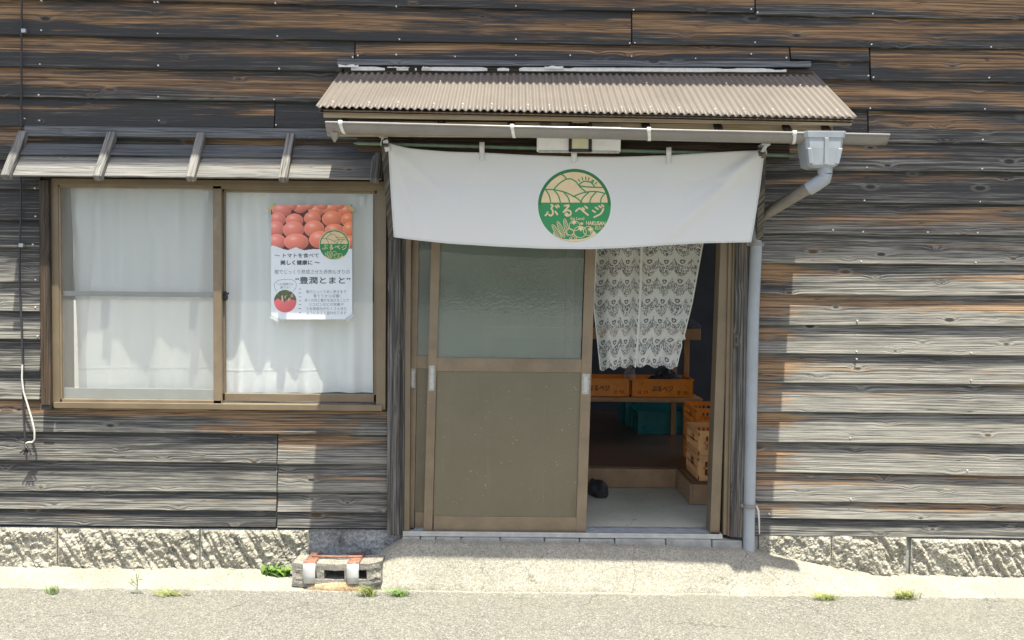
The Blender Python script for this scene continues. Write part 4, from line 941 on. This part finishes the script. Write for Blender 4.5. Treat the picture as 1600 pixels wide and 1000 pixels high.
# the printed photograph of tomatoes
TOM = [(150, 92, 78, 52), (295, 74, 56, 40), (420, 98, 62, 46), (535, 82, 72, 46), (655, 98, 62, 46), (230, 60, 40, 30), (360, 60, 40, 28), (470, 60, 40, 28), (600, 58, 40, 26), (120, 162, 64, 52), (250, 172, 70, 54), (390, 156, 66, 54), (545, 160, 80, 62), (672, 168, 60, 52), (105, 238, 66, 60), (243, 245, 84, 66), (405, 238, 80, 66), (563, 250, 78, 52), (684, 245, 58, 62), (112, 338, 72, 60), (265, 340, 97, 66), (450, 322, 86, 68), (600, 360, 80, 60), (685, 340, 46, 50)]
nx, ny = 170, 104; XS, YS = np.meshgrid(np.linspace(68, 701, nx + 1), np.linspace(50, 408, ny + 1))
edgey = np.interp(XS, [68, 100, 130, 170, 200, 235, 262, 300, 330, 350, 400, 430, 470, 520, 600, 701], [368, 372, 384, 398, 404, 392, 382, 398, 405, 402, 396, 398, 392, 380, 392, 394])
C = np.zeros((*XS.shape, 3)) + np.array([.10, .025, .02])
for k, (cx, cy, a, b) in enumerate(TOM):
    dx, dy = (XS - cx) / a, (YS - cy) / b; r2 = dx * dx + dy * dy; ins = r2 < 1
    nz = np.sqrt(np.clip(1 - r2, 0, 1)); sh = np.clip(.30 * nz + .45 * (-.35 * dx - .6 * dy) + .58, 0.2, 1.05)
    warm = np.clip((XS - 100) / 600, 0, 1)[..., None]; base = np.array([.92, .28, .23]) * (1 - warm) + np.array([.93, .26, .11]) * warm
    cc = base * sh[..., None] * 1.05; hl = np.exp(-(((dx + .25) / .28) ** 2 + ((dy + .42) / .2) ** 2))[..., None] * .60
    cc = cc * (1 - hl) + np.array([.95, .72, .62]) * hl; cc += np.clip(r2 - .6, 0, .4)[..., None] * np.array([.35, .16, .13])
    C = np.where(ins[..., None], cc, C)
C = np.where((YS > edgey)[..., None], np.array([.72, .77, .82]), C)
m = MB(); vs = [pp(x, y, .25) for x, y in zip(XS.ravel(), YS.ravel())]; W1 = nx + 1
m.add(vs, [(j * W1 + i, j * W1 + i + 1, (j + 1) * W1 + i + 1, (j + 1) * W1 + i) for j in range(ny) for i in range(nx)])
ph = m.build('printed_photo', M['print'], pos_o)
at = ph.data.color_attributes.new('pic', 'FLOAT_COLOR', 'POINT'); at.data.foreach_set('color', np.concatenate([np.clip(C, 0, 1).reshape(-1, 3), np.ones((C.size // 3, 1))], 1).astype(np.float32).ravel())
# round single tomato
m = MB(); n_r, n_a = 18, 48; vs = [pp(178, 803, .25)]; cl = [(.62, .16, .14)]
for i in range(1, n_r + 1):
    for k in range(n_a):
        t = 2 * math.pi * k / n_a; q = i / n_r; x, y = 178 + 88 * q * math.cos(t), 803 + 88 * q * math.sin(t); vs.append(pp(x, y, .25))
        dx, dy = (x - 180) / 88, (y - 822) / 70; s_ = .55 - .35 * dx - .25 * dy; c_ = np.array([.70, .16, .17]) * (.75 + .5 * s_)
        nz_ = float(fbm(x * .05, y * .05, 4, 3)); nq = float(fbm(x * .09 + 7, y * .03, 8, 3))
        if dy < -.42 + .5 * nz_ or (abs(dx) < .3 and dy < -.15 + .5 * nq): c_ = np.array([.06, .09, .04]) * (1.2 + 2 * nq) if nq > -.06 else np.array([.62, .36, .34]) * (1 + nz_)
        cl.append(tuple(np.clip(c_, 0, 1)))
fs = [(0, 1 + k, 1 + (k + 1) % n_a) for k in range(n_a)] + [(1 + i * n_a + k, 1 + (i + 1) * n_a + k, 1 + (i + 1) * n_a + (k + 1) % n_a, 1 + i * n_a + (k + 1) % n_a) for i in range(n_r - 1) for k in range(n_a)]
m.add(vs, fs); o = m.build('printed_tomato', M['print'], pos_o)
at = o.data.color_attributes.new('pic', 'FLOAT_COLOR', 'POINT'); at.data.foreach_set('color', np.array([(*c_, 1) for c_ in cl], np.float32).ravel())
m = MB(); T = lambda s, x0, x1, y0, y1, mi=0, b=0: put_text(m, s, x0, x1, y0, y1, lambda x, y, o_: pp(x, y, .3 + o_), 0, mi, b)
T("〜 トマトを食べて", 95, 440, 428, 462, 0, .5); T("美しく健康に 〜", 140, 446, 482, 518, 0, 1.5); T("樹でじっくり熟成させた赤熟もぎりの", 95, 682, 556, 591, 1, 0); T("“豊潤とまと”", 258, 684, 612, 666, 0, 1.2)
T("ヘタの新鮮さが", 114, 242, 660, 680, 1, 0); T("違うよ！", 138, 218, 684, 704, 1, 0)
for k, (s, a, b) in enumerate((("樹でじっくり赤く熟すまで", 342, 656), ("育ててから収穫！", 398, 610), ("多くの光と養分を浴びることで", 330, 676), ("リコピンなどの栄養や", 366, 634), ("うま味成分がたくさん含む", 342, 660), ("ようになると言われてます", 346, 656))): T(s, a, b, 716 + k * 33, 742 + k * 33, 1, 0)
for k in range(7): stroke([(284 if k in (1, 5) else 288, 708 + k * 30.5), (300, 708 + k * 30.5)], 5, 1, .3, pp, m)
stroke([(112, 724), (96, 700), (96, 664), (130, 640), (180, 632), (232, 636), (262, 660), (260, 700), (238, 724)], 3, 1, .3, pp, m)
m.build('lettering', [M['ink'], M['ink_grey']], pos_o)
m = MB(); ec = lambda x, y, o_: pp(562 + (x - CX) * .327, 364 + (y - CY) * .327, .3 + o_ * .3); keep_em = em
def em(x, y, off=0.0): return ec(x, y, off)
disc(WH, CX, CY, 0, RR + 7, .1, n=60, nr=2); disc(GR, CX, CY, 0, RR, .3, n=60, nr=2)
NX, NY = 20, 10; vs = []
for j in range(NY + 1):
    y = (CY - R2 + 1) + (yb_ - (CY - R2 + 1)) * j / NY; hw_ = math.sqrt(max(0, R2 * R2 - (y - CY) ** 2)); vs += [em(CX + hw_ * (2 * i / NX - 1), y, .5) for i in range(NX + 1)]
m.add(vs, [(j * (NX + 1) + i, j * (NX + 1) + i + 1, (j + 1) * (NX + 1) + i + 1, (j + 1) * (NX + 1) + i) for j in range(NY) for i in range(NX)], CR)
for pts in ([(470, 200), (505, 215), (535, 246), (575, 248), (625, 275), (665, 325), (722, 374)], [(535, 246), (470, 285), (430, 325), (405, 352)], [(318, 350), (405, 352), (500, 372), (570, 400), (640, 440), (680, 474)], [(598, 420), (660, 393), (740, 374), (830, 372), (925, 392)], [(408, 354), (450, 405), (472, 472)], [(748, 378), (695, 430), (672, 474)], [(822, 376), (775, 430), (760, 474)], [(655, 314), (730, 325), (890, 332)]): stroke(pts, 12, GR, .7)
for pts in NAME: stroke(pts, 18, CR, .7)
m.add([em(*a, .7) for a in out] + [em(*b, .7) for b in inn[::-1]], [(i, i + 1, 26 + i + 1, 26 + i) for i in range(25)], CR)
for cx, cy, r_ in ((610, 705, 52), (665, 765, 60), (745, 755, 48)): stroke(ell(cx, cy, r_, r_ * .92, 0, 18), 9, CR, .75)
for cx, cy, rot in ((438, 765, 1.0), (478, 740, 1.15), (530, 720, 1.35)): stroke(ell(cx, cy, 84, 19, rot), 9, CR, .75)
m.build('emblem', [M['green'], M['cream'], M['emblem_white'], M['green_dark']], pos_o)
for (x, y, rot, mt) in ((72, 66, -.7, 'tape'), (690, 72, .8, 'tape'), (98, 938, .5, 'tape_clear'), (684, 930, -.6, 'tape_clear')):
    m = MB(); ca, sa = math.cos(rot), math.sin(rot); m.add([pp(x + a * ca - b * sa, y + a * sa + b * ca, .9) for a, b in ((-38, -14), (38, -14), (38, 14), (-38, 14))], [(0, 1, 2, 3)]); m.build('tape', M[mt], pos_o)

# ---- lace curtain in the doorway
YL = .16; lac = []
def lace(label, x0t, x1t, x0m, x1m, x0b, x1b, ybot, notch, seed):
    m = MB(); co = []
    def fn(a, b):
        k_ = b * 2
        l = x0t + (x0m - x0t) * k_ if k_ < 1 else x0m + (x0b - x0m) * (k_ - 1); r = x1t + (x1m - x1t) * k_ if k_ < 1 else x1m + (x1b - x1m) * (k_ - 1)
        if notch and .76 < b < .84: r += 4 * (1 - abs(b - .8) / .04) * (1 if b < .8 else -.6)
        px = l + (r - l) * a; py = 372 + (ybot(a) - 372) * b
        y = YL + math.sin(a * 9 + seed + b) * .012 + math.sin(a * 17 + seed * 2) * .006 * b
        p_ = W(px, py, YL); rag = 0
        co.append((a * .26 + seed * .0, b * .68, 0 if (a < .03 or a > .97) else 1)); return (p_.x, y, p_.z + rag)
    m.grid(60, 80, fn); m.attr['lco'] = co
    o = m.build('lace_curtain', M['lace'], None, smooth=80, origin=W((x0t + x1t) / 2, 372, YL)); tag(o, label, 'lace curtain', 'lace curtains hanging in the doorway')
lace('left half of the white lace doorway curtain, next to the sliding door', 932, 1003, 927, 1000, 938, 993, lambda a: 578 - 6 * a + 2.5 * math.sin(a * 20), False, .6)
lace('right half of the white lace doorway curtain, its free edge slanting inward', 1003, 1100, 1000, 1082, 994, 1058, lambda a: 571 + 2.5 * math.sin(a * 17) + 4 * a, True, 2.1)

# ================================================================== things inside the entrance
def crate(name, loc, w_, d_, h_, mat, style, label, group, rz=0, text=False):
    o = empty(name, loc, label, 'crate', group); o.rotation_euler.z = rz
    m = MB(); t = .006; lip_ = .012
    m.box(-w_ / 2 + .004, w_ / 2 - .004, 0.004, d_ - .004, 0, .008)
    def wall(axis, s, L):
        def b(u0, u1, z0, z1, th=t, out_=0.0):
            if axis == 'x': ya = s - (th if s > d_ / 2 else 0) + (out_ if s > d_ / 2 else -out_); m.box(u0 - w_ / 2, u1 - w_ / 2, ya, ya + th, z0, z1)
            else: xa = s - (th if s > 0 else 0) + (out_ if s > 0 else -out_); m.box(xa, xa + th, u0, u1, z0, z1)
        if style == 'solid':
            b(0, L, h_ * .36, h_ * .93); b(L * .27, L * .73, .006, h_ * .36); b(0, L * .10, .006, h_ * .36); b(L * .90, L, .006, h_ * .36); b(L * .1, L * .27, .006, h_ * .16); b(L * .73, L * .9, .006, h_ * .16)
            for k in range(6):
                for u in (.10, .73): b(L * (u + .17 * k / 6), L * (u + .17 * k / 6) + .0075, h_ * .16, h_ * .36)
            for u in (.02, .16, .80, .94): b(L * u, L * u + .016, h_ * .1, h_ * .9, .004, .004)
            b(L * .17, L * .80, h_ * .70, h_ * .80, .004, .004)
        else:
            b(0, L, .006, h_ * .22); b(0, L, h_ * .78, h_ * .93); nb = int(L / .030)
            hole = (L * .36, L * .64)
            for k in range(nb + 1):
                u = (L - .012) * k / nb
                if hole[0] < u < hole[1] and style == 'slot': b(u, u + .012, h_ * .22, h_ * .48)
                else: b(u, u + .012, h_ * .22, h_ * .78)
            if style == 'slot': b(hole[0] - .004, hole[1] + .01, h_ * .46, h_ * .55)
            b(0, .03, h_ * .2, h_ * .8, .006, .003); b(L - .03, L, h_ * .2, h_ * .8, .006, .003); b(0, L, h_ * .48, h_ * .54, .004, .0)
        b(-.004, L + .004, h_ * .93, h_, t + .004, lip_ - .006)
    wall('x', 0, w_); wall('x', d_, w_); wall('y', -w_ / 2, d_); wall('y', w_ / 2, d_)
    b_ = m.build('crate_body', M[mat], None, origin=(0, 0, 0)); b_.parent = o
    if text:
        q = MB(); put_text(q, "ぶるベジ", -.085, .085, h_ * .62, h_ * .32, lambda x, y, o_: Vector((x, -.0015 - o_ * .0004, y)), 0, 0, .0015)
        l_ = q.build('crate_lettering', M['crate_ink'], None, origin=(0, 0, 0)); l_.parent = o
    return o
YT = 1.88; zt_ = WZ(1030, 620.5, YT); xa, xb, xc = WX(886, 610, YT), WX(985.5, 610, YT), WX(1084, 610, YT); ht = zt_ * 0 + (WZ(1030, 592.5, YT) - zt_)
cw_ = xc - xb - .006
crate('orange_crate', ((xb + xc) / 2, YT, zt_), cw_, .34, ht, 'crate_orange', 'solid', 'orange printed crate on the table, fully in view below the right lace curtain', 'orange crates on the table', text=True)
crate('orange_crate', (xb - cw_ / 2 - .005, YT + .005, zt_ + .0005), cw_, .34, ht, 'crate_orange', 'solid', 'orange printed crate on the table, partly hidden by the sliding door', 'orange crates on the table', text=True)
tb_ = empty('display_table', ((xa + xc) / 2, YT, ZF), 'wooden table with upright back rack, carrying the orange printed crates', 'table')
m = MB(); m.box(xa - .7, xc + .06, YT - .05, YT + .5, zt_ - .035, zt_ - .002, .003); m.build('tabletop', M['table_wood'], tb_)
m = MB(); zr = WZ(1090, 516, YT + .1); zr2 = WZ(1090, 534, YT + .1); m.box(xa - .7, WX(1107, 525, YT + .1), YT + .36, YT + .46, zr2, zr, .003); m.build('rack_shelf', M['table_wood'], tb_)
for x in (xc + .03, xc - .075, xa - .66):
    m = MB(); m.box(x - .022, x + .022, YT + .40, YT + .45, ZF, zr2, .002); m.build('rack_post', M['table_wood'], tb_)
for x in (xc + .02, xa - .66):
    m = MB(); m.box(x - .025, x + .025, YT - .02, YT + .03, ZF, zt_ - .036, .002); m.build('leg', M['table_wood'], tb_)
def crumple(name, mat, c, rx, ry, rz, seed, label, cat):
    m = MB()
    def fn(a, b):
        th = 2 * math.pi * a; ph_ = math.pi * .5 * b; r_ = 1 + float(fbm(a % 1 * 9 + seed if a < 1 else seed, b * 5, seed, 4)) * .7
        return (c[0] + rx * r_ * math.cos(th) * math.sin(ph_ + .01), c[1] + ry * r_ * math.sin(th) * math.sin(ph_ + .01), c[2] + rz * r_ * math.cos(ph_))
    m.grid(48, 14, fn); tag(m.build(name, M[mat], None, smooth=25, origin=c), label, cat)
p = W(1040, 592, YT + .15); crumple('vegetable_bag', 'black', (p.x, p.y, zt_ + ht * .35), .16, .10, .145, 4, 'dark crumpled bag heaped in the orange crate under the lace curtain', 'bag')
p = W(984, 588, YT + .02); crumple('plastic_bag', 'bag', (p.x, YT + .02, zt_ + ht + .002), .045, .04, .10, 8, 'small clear plastic bag standing on the rims of the orange crates', 'bag')
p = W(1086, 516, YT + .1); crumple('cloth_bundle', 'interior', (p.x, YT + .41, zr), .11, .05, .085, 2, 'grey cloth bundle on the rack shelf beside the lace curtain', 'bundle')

XO = 1.285
for k, (dx, dy) in enumerate(((0, 0), (.004, .01), (-.004, -.006))):
    crate('orange_mesh_crate', (XO + .22 + dx, 1.03 + dy, ZF + .001 + k * .137), .44, .36, .1365, 'crate_orange', 'slot' if k == 2 else 'mesh', ('bottom crate of the orange slatted stack behind the pale crates', 'middle crate of the orange slatted stack behind the pale crates', 'top crate of the orange slatted stack behind the pale crates')[k], 'stacked orange slatted crates')
for k in range(2):
    crate('pale_crate', (1.208 + .22, .625, ZF + k * .163), .44, .34, .1625, 'crate_pale', 'slot', ('lower of the two pale peach crates on the floor step', 'upper of the two pale peach crates on the floor step')[k], 'stacked pale crates')
YQ = 2.30; x0, x1 = WX(995, 660, YQ), WX(1082, 660, YQ)
crate('teal_crate', ((x0 + x1) / 2, YQ, ZF), x1 - x0, .36, .20, 'crate_teal', 'solid', 'teal crate on the dark floor under the table, nearer the doorway', 'teal crates under the table')
crate('teal_crate', ((x0 + x1) / 2 - .05, YQ + .42, ZF), x1 - x0, .36, .28, 'crate_teal', 'solid', 'taller teal crate at the back, behind the nearer teal crate', 'teal crates under the table')

# ---- black clog on the entrance floor
sp = WG(940, 779, ZD); sh = empty('clog', (sp.x + .004, sp.y + .02, ZD), 'black rubber clog lying on the concrete entrance floor by the door', 'shoe'); sh.rotation_euler.z = .12
def clog(outer):
    m = MB(); L = .27
    def fn(a, b):
        t = b; hw_ = .058 * (math.sin(math.pi * (.10 + .84 * t)) ** .55) * (1 + .12 * math.sin(t * 5)); th = math.pi * a
        hgt = (.072 + .026 * math.sin(math.pi * min(1, t * 1.6))) if t < .62 else .064 + .012 * math.sin(math.pi * (t - .62) / .38)
        if t < .04: hgt *= .75
        z_ = .022 + (hgt - .022) * math.sin(th) ** .7; x_ = -math.cos(th) * hw_ * (1 - .18 * math.sin(th) ** 2)
        if t > .52 and .24 < a < .76: z_ -= .030 * math.sin(math.pi * (a - .24) / .52) ** .5 * min(1, (t - .52) * 8) * (1 if t < .93 else max(0, (1 - t) / .07))
        return (x_, L * t, z_)
    m.grid(26, 34, fn); n_ = 27
    m.add([fn(k / 26, 0) for k in range(27)], [tuple(range(27))]); m.add([fn(k / 26, 1) for k in range(27)], [tuple(range(27))[::-1]]); return m
o = clog(1).build('clog_upper', M['rubber'], None, smooth=60, origin=(0, 0, 0)); o.parent = sh
m = MB(); pr = []
for k in range(24):
    t = k / 23; hw_ = .061 * (math.sin(math.pi * (.08 + .86 * t)) ** .55) * (1 + .12 * math.sin(t * 5)); pr.append((hw_, -.004 + .278 * t))
ol = [(x, y) for x, y in pr] + [(-x, y) for x, y in pr[::-1]]; nO = len(ol)
m.add([(x, y, 0) for x, y in ol] + [(x, y, .024) for x, y in ol], [tuple(range(nO))[::-1], tuple(range(nO, 2 * nO))] + [(k, (k + 1) % nO, nO + (k + 1) % nO, nO + k) for k in range(nO)])
o = m.build('sole', M['rubber'], None, smooth=50, origin=(0, 0, 0)); o.parent = sh

# ================================================================== along the wall outside
# ---- hollow concrete block with two metal straps
bl = empty('concrete_block', WG(525, 917, .02), 'old hollow concrete block with two white metal straps, against the wall', 'block'); bl.rotation_euler = (0, R(-.8), R(-2))
bw, bd, bh = .475, .14, .125
m = MB(); yf = 0
def cell(x0, x1, z0, z1): return (x0, x1, z0, z1)
holes = [(-.165, -.105), (-.065, .045), (.095, .165)]; hz0, hz1 = .040, .092
xs = [-bw / 2] + [v for h_ in holes for v in h_] + [bw / 2]
m.box(-bw / 2, bw / 2, 0, bd, 0, hz0); m.box(-bw / 2, bw / 2, 0, bd, hz1, bh)
for k in range(0, len(xs), 2): m.box(xs[k], xs[k + 1], 0, bd, hz0, hz1)
o = MB()
bm = bmesh.new(); vv_ = [bm.verts.new(p_) for p_ in m.v]
for f in m.f: bm.faces.new([vv_[i] for i in f])
bmesh.ops.remove_doubles(bm, verts=bm.verts[:], dist=.0001); bmesh.ops.subdivide_edges(bm, edges=bm.edges[:], cuts=7, use_grid_fill=True)
for v in bm.verts:
    c = v.co; k_ = 1
    if c.x > bw / 2 - .04 and c.y < .05: k_ = 3.0
    q = Vector((float(fbm(c.y * 30 + 3, c.z * 30, 2)), float(fbm(c.x * 30, c.z * 30, 5)), float(fbm(c.x * 30, c.y * 30, 7)))); v.co += q * .013 * k_
bm.verts.index_update(); o.add([v.co for v in bm.verts], [[v.index for v in f.verts] for f in bm.faces]); bm.free()
ob = o.build('block_body', M['block'], None, smooth=35, origin=(0, 0, 0)); ob.parent = bl
for sx, wd in ((-.140, .066), (.094, .064)):
    m = MB()
    for part_, pts in ((0, [(-.012, .022), (-.015, .06), (-.014, .10), (-.008, bh + .002)]), (1, [(-.008, bh + .002), (.0, bh + .007), (bd * .5, bh + .008), (bd + .01, bh + .008)])):
        vs = []
        for i, (y, z_) in enumerate(pts):
            r_ = 1 if not (part_ == 0 and i == 0) else .86
            vs += [(sx - wd / 2 * r_, y, z_), (sx + wd / 2 * r_, y, z_)]
        m.add(vs, [(2 * k, 2 * k + 1, 2 * k + 3, 2 * k + 2) for k in range(len(pts) - 1)], part_)
    s_ = m.build('strap', [M['zinc'], M['rust']], None, smooth=40, origin=(0, 0, 0)); s_.parent = bl; solidify(s_, .003)
m = MB(); m.tube([Vector((-.15, .075, bh + .014)), Vector((.0, .072, bh + .013)), Vector((.125, .075, bh + .014))], .006, 8); o = m.build('rusty_rod', M['rust'], None, smooth=50, origin=(0, 0, 0)); o.parent = bl
def rubble(px, py, w_, d_, h_, seed, mat, label):
    c = WG(px, py, .012); m = MB()
    def fn(a, b):
        th = 2 * math.pi * a; r_ = 1 + .28 * float(fbm(math.cos(th) * 2 + 5, math.sin(th) * 2 + 5, seed, 4)) * 2; q = math.sin(math.pi / 2 * b)
        return (c.x + w_ / 2 * r_ * math.cos(th) * q, c.y + d_ / 2 * r_ * math.sin(th) * q, -.006 + (h_ + .006) * (math.cos(math.pi / 2 * b) ** .6) * (1 + float(fbm(math.cos(th) * q * 4, math.sin(th) * q * 4, seed + 3)) * .5))
    m.grid(60, 16, fn); tag(m.build('mortar_lump', M[mat], None, smooth=40, origin=c), label, 'rubble')
M['ochre'] = conc('ochre_mortar', (.40, .27, .15), (.52, .40, .26), .4)
rubble(530, 918, .33, .055, .045, 3, 'ochre', 'flat ochre slab of mortar lying in front of the concrete block'); rubble(600, 905, .07, .08, .08, 9, 'concrete', 'broken grey lump of mortar at the right end of the concrete block')

# ---- cable down the wall
cb = empty('wall_cable', W(40, 705, -.05), 'dark cable with pale knotted end running down the boards beside the window', 'cable')
m = MB(); pts = [(34, -60), (34, 60), (33, 150), (32.5, 240), (33, 330), (30.5, 383), (31, 440), (33, 500), (35.5, 572), (36.5, 640), (40, 695)]
m.tube([W(a, b, -.046) + Vector((0, float(fbm(b * .02, 3, 4)) * .01, 0)) for a, b in pts], .0052, 8); m.build('dark_cable', M['cable_dark'], cb, smooth=60)
m = MB(); pts = [(35, 570), (34.5, 590), (37, 612), (42, 630), (49, 652), (54, 672), (54.5, 686), (51, 691), (44, 691), (41, 693)]
m.tube([W(a, b, -.058) + Vector((0, float(fbm(b * .05, 3, 7)) * .012, 0)) for a, b in pts], .0048, 8); m.build('pale_cord', M['cable_white'], cb, smooth=60)
for a, b in ((36, 47.5), (32, 383)):
    m = MB(); m.pbox(a - 3.5, a + 3.5, b - 3, b + 3, -.056, -.035, .002); m.build('clip', M['alu'], cb)
m = MB(); c = W(41, 699, -.058); m.tube([c + Vector((-.006, 0, .012)), c + Vector((.01, -.012, .0)), c + Vector((-.004, -.004, -.016)), c + Vector((.014, .004, -.02))], .007, 8); m.tube([c + Vector((.01, 0, .0)), c + Vector((.03, -.006, -.02)), c + Vector((.045, .0, -.03)), c + Vector((.03, .0, .0))], .003, 6)
for k in range(4): m.tube([c + Vector((-.01 + .008 * k, 0, -.012)), c + Vector((-.03 + .02 * k, -.008, -.032 - .006 * (k % 2)))], .0045, 6)
m.build('knot', M['black'], cb, smooth=60)

# ---- loose grit swept against the road edge
m = MB()
for k in range(700):
    x = random.uniform(-3.6, 3.8); e = abs(random.gauss(0, .05)); y = -.262 - e + .02 if random.random() < .75 else random.uniform(-.75, -.25); r_ = random.uniform(.0012, .0035) * (1.6 if random.random() < .06 else 1)
    z = .002; q = [(random.uniform(.7, 1.2), random.uniform(-.4, .4)) for _ in range(5)]
    vs = [(x + r_ * a * math.cos(i * 1.257 + b * .3), y + r_ * a * math.sin(i * 1.257 + b * .3), 0.0) for i, (a, b) in enumerate(q)] + [(x + r_ * .2, y, r_ * 1.2)]
    m.add(vs, [(i, (i + 1) % 5, 5) for i in range(5)])
tag(m.build('grit', M['mortar']), kind='stuff')
# ---- weeds in the cracks
def tuft(px, py, n, h_, spread, label, mat, grp, broad=False, z=.01, y=None):
    c = WG(px, py, z); m = MB(); h_ *= 1.35; spread *= 1.35; n = int(n * 1.4)
    for k in range(n):
        a = random.uniform(0, 2 * math.pi); L = h_ * random.uniform(.55, 1.1); ln = random.uniform(.2, 1.0) * spread; bx, by = random.gauss(0, spread * .35), random.gauss(0, .012)
        wd = (.0022 if not broad else .012) * random.uniform(.7, 1.3); dx, dy = math.cos(a), math.sin(a) * .6; vs = []
        S = 5
        for i in range(S + 1):
            t = i / S; x = c.x + bx + dx * ln * t ** 1.5; yy = c.y + by + dy * ln * t ** 1.5; zz_ = c.z - .006 + L * (t - .28 * t * t * (1 + (ln / spread) * .6))
            wv = wd * ((1 - t) ** .6 + .05 if not broad else math.sin(math.pi * min(1, .08 + t * .92)) ** .8 + .05); vs += [(x - dy * wv - .3 * wv, yy + dx * wv, zz_), (x + dy * wv + .3 * wv, yy - dx * wv, zz_ + .001)]
        m.add(vs, [(2 * i, 2 * i + 1, 2 * i + 3, 2 * i + 2) for i in range(S)])
    return tag(m.build('weed' if broad else 'grass_tuft', M[mat], None, smooth=60, origin=c), label, 'weed' if broad else 'grass tuft', grp)
GG = 'grass tufts in the road edge'
tuft(83, 925, 34, .045, .035, 'small green grass tuft on the road edge, leftmost in the photo', 'leaf', GG)
tuft(270, 928, 60, .030, .07, 'flat yellowish grass patch on the road edge below the window', 'leaf_yellow', GG)
tuft(574, 928, 70, .055, .05, 'grass tuft at the front right corner of the concrete block', 'leaf_yellow', GG)
tuft(624, 928, 70, .035, .06, 'low bright grass tuft on the road edge right of the concrete block', 'leaf', GG)
tuft(1290, 934, 70, .030, .06, 'low grass patch on the road edge below the downpipe', 'leaf_yellow', GG)
tuft(1414, 933, 80, .050, .065, 'spiky grass tuft on the road edge below the joint of the foundation stones', 'leaf_yellow', GG)
tuft(883, 853, 16, .05, .02, 'thin green grass sprig at the threshold in front of the sliding door', 'leaf', 'sprigs at the threshold', z=.19)
tuft(955, 853, 24, .018, .035, 'low green sprig at the threshold in front of the open doorway', 'leaf', 'sprigs at the threshold', z=.19)
tuft(448, 902, 14, .075, .06, 'broad-leaved green weed touching the left end of the concrete block', 'leaf', 'broad weeds at the wall', True, .02)
tuft(424, 900, 14, .085, .06, 'darker broad-leaved weed at the stone wall, left of the concrete block weed', 'leaf', 'broad weeds at the wall', True, .02)
c = WG(214, 926, .008); wd_ = empty('weed', c, 'tall thin weed with small leaves standing alone below the window', 'weed', 'broad weeds at the wall')
m = MB(); m.tube([c + Vector((0, 0, -.005)), c + Vector((.002, 0, .05)), c + Vector((-.004, .002, .10))], .0022, 6)
for q in (.6, .75, .4): m.tube([c + Vector((0, 0, .1 * q * .6)), c + Vector((random.uniform(-.04, .04), -.01, .1 * q + .02))], .0015, 5)
m.build('stem', M['leaf'], wd_)
m = MB()
for k in range(16):
    a = random.uniform(0, 6.28); b = c + Vector((random.uniform(-.03, .03), random.uniform(-.015, .015), random.uniform(.045, .105))); t = Vector((math.cos(a), math.sin(a) * .5, random.uniform(-.3, .3))) * random.uniform(.012, .026); s_ = Vector((-t.y, t.x, .002)) * .28
    m.add([b, b + t * .5 + s_, b + t, b + t * .5 - s_], [(0, 1, 2, 3)])
m.build('leaf', M['leaf'], wd_)
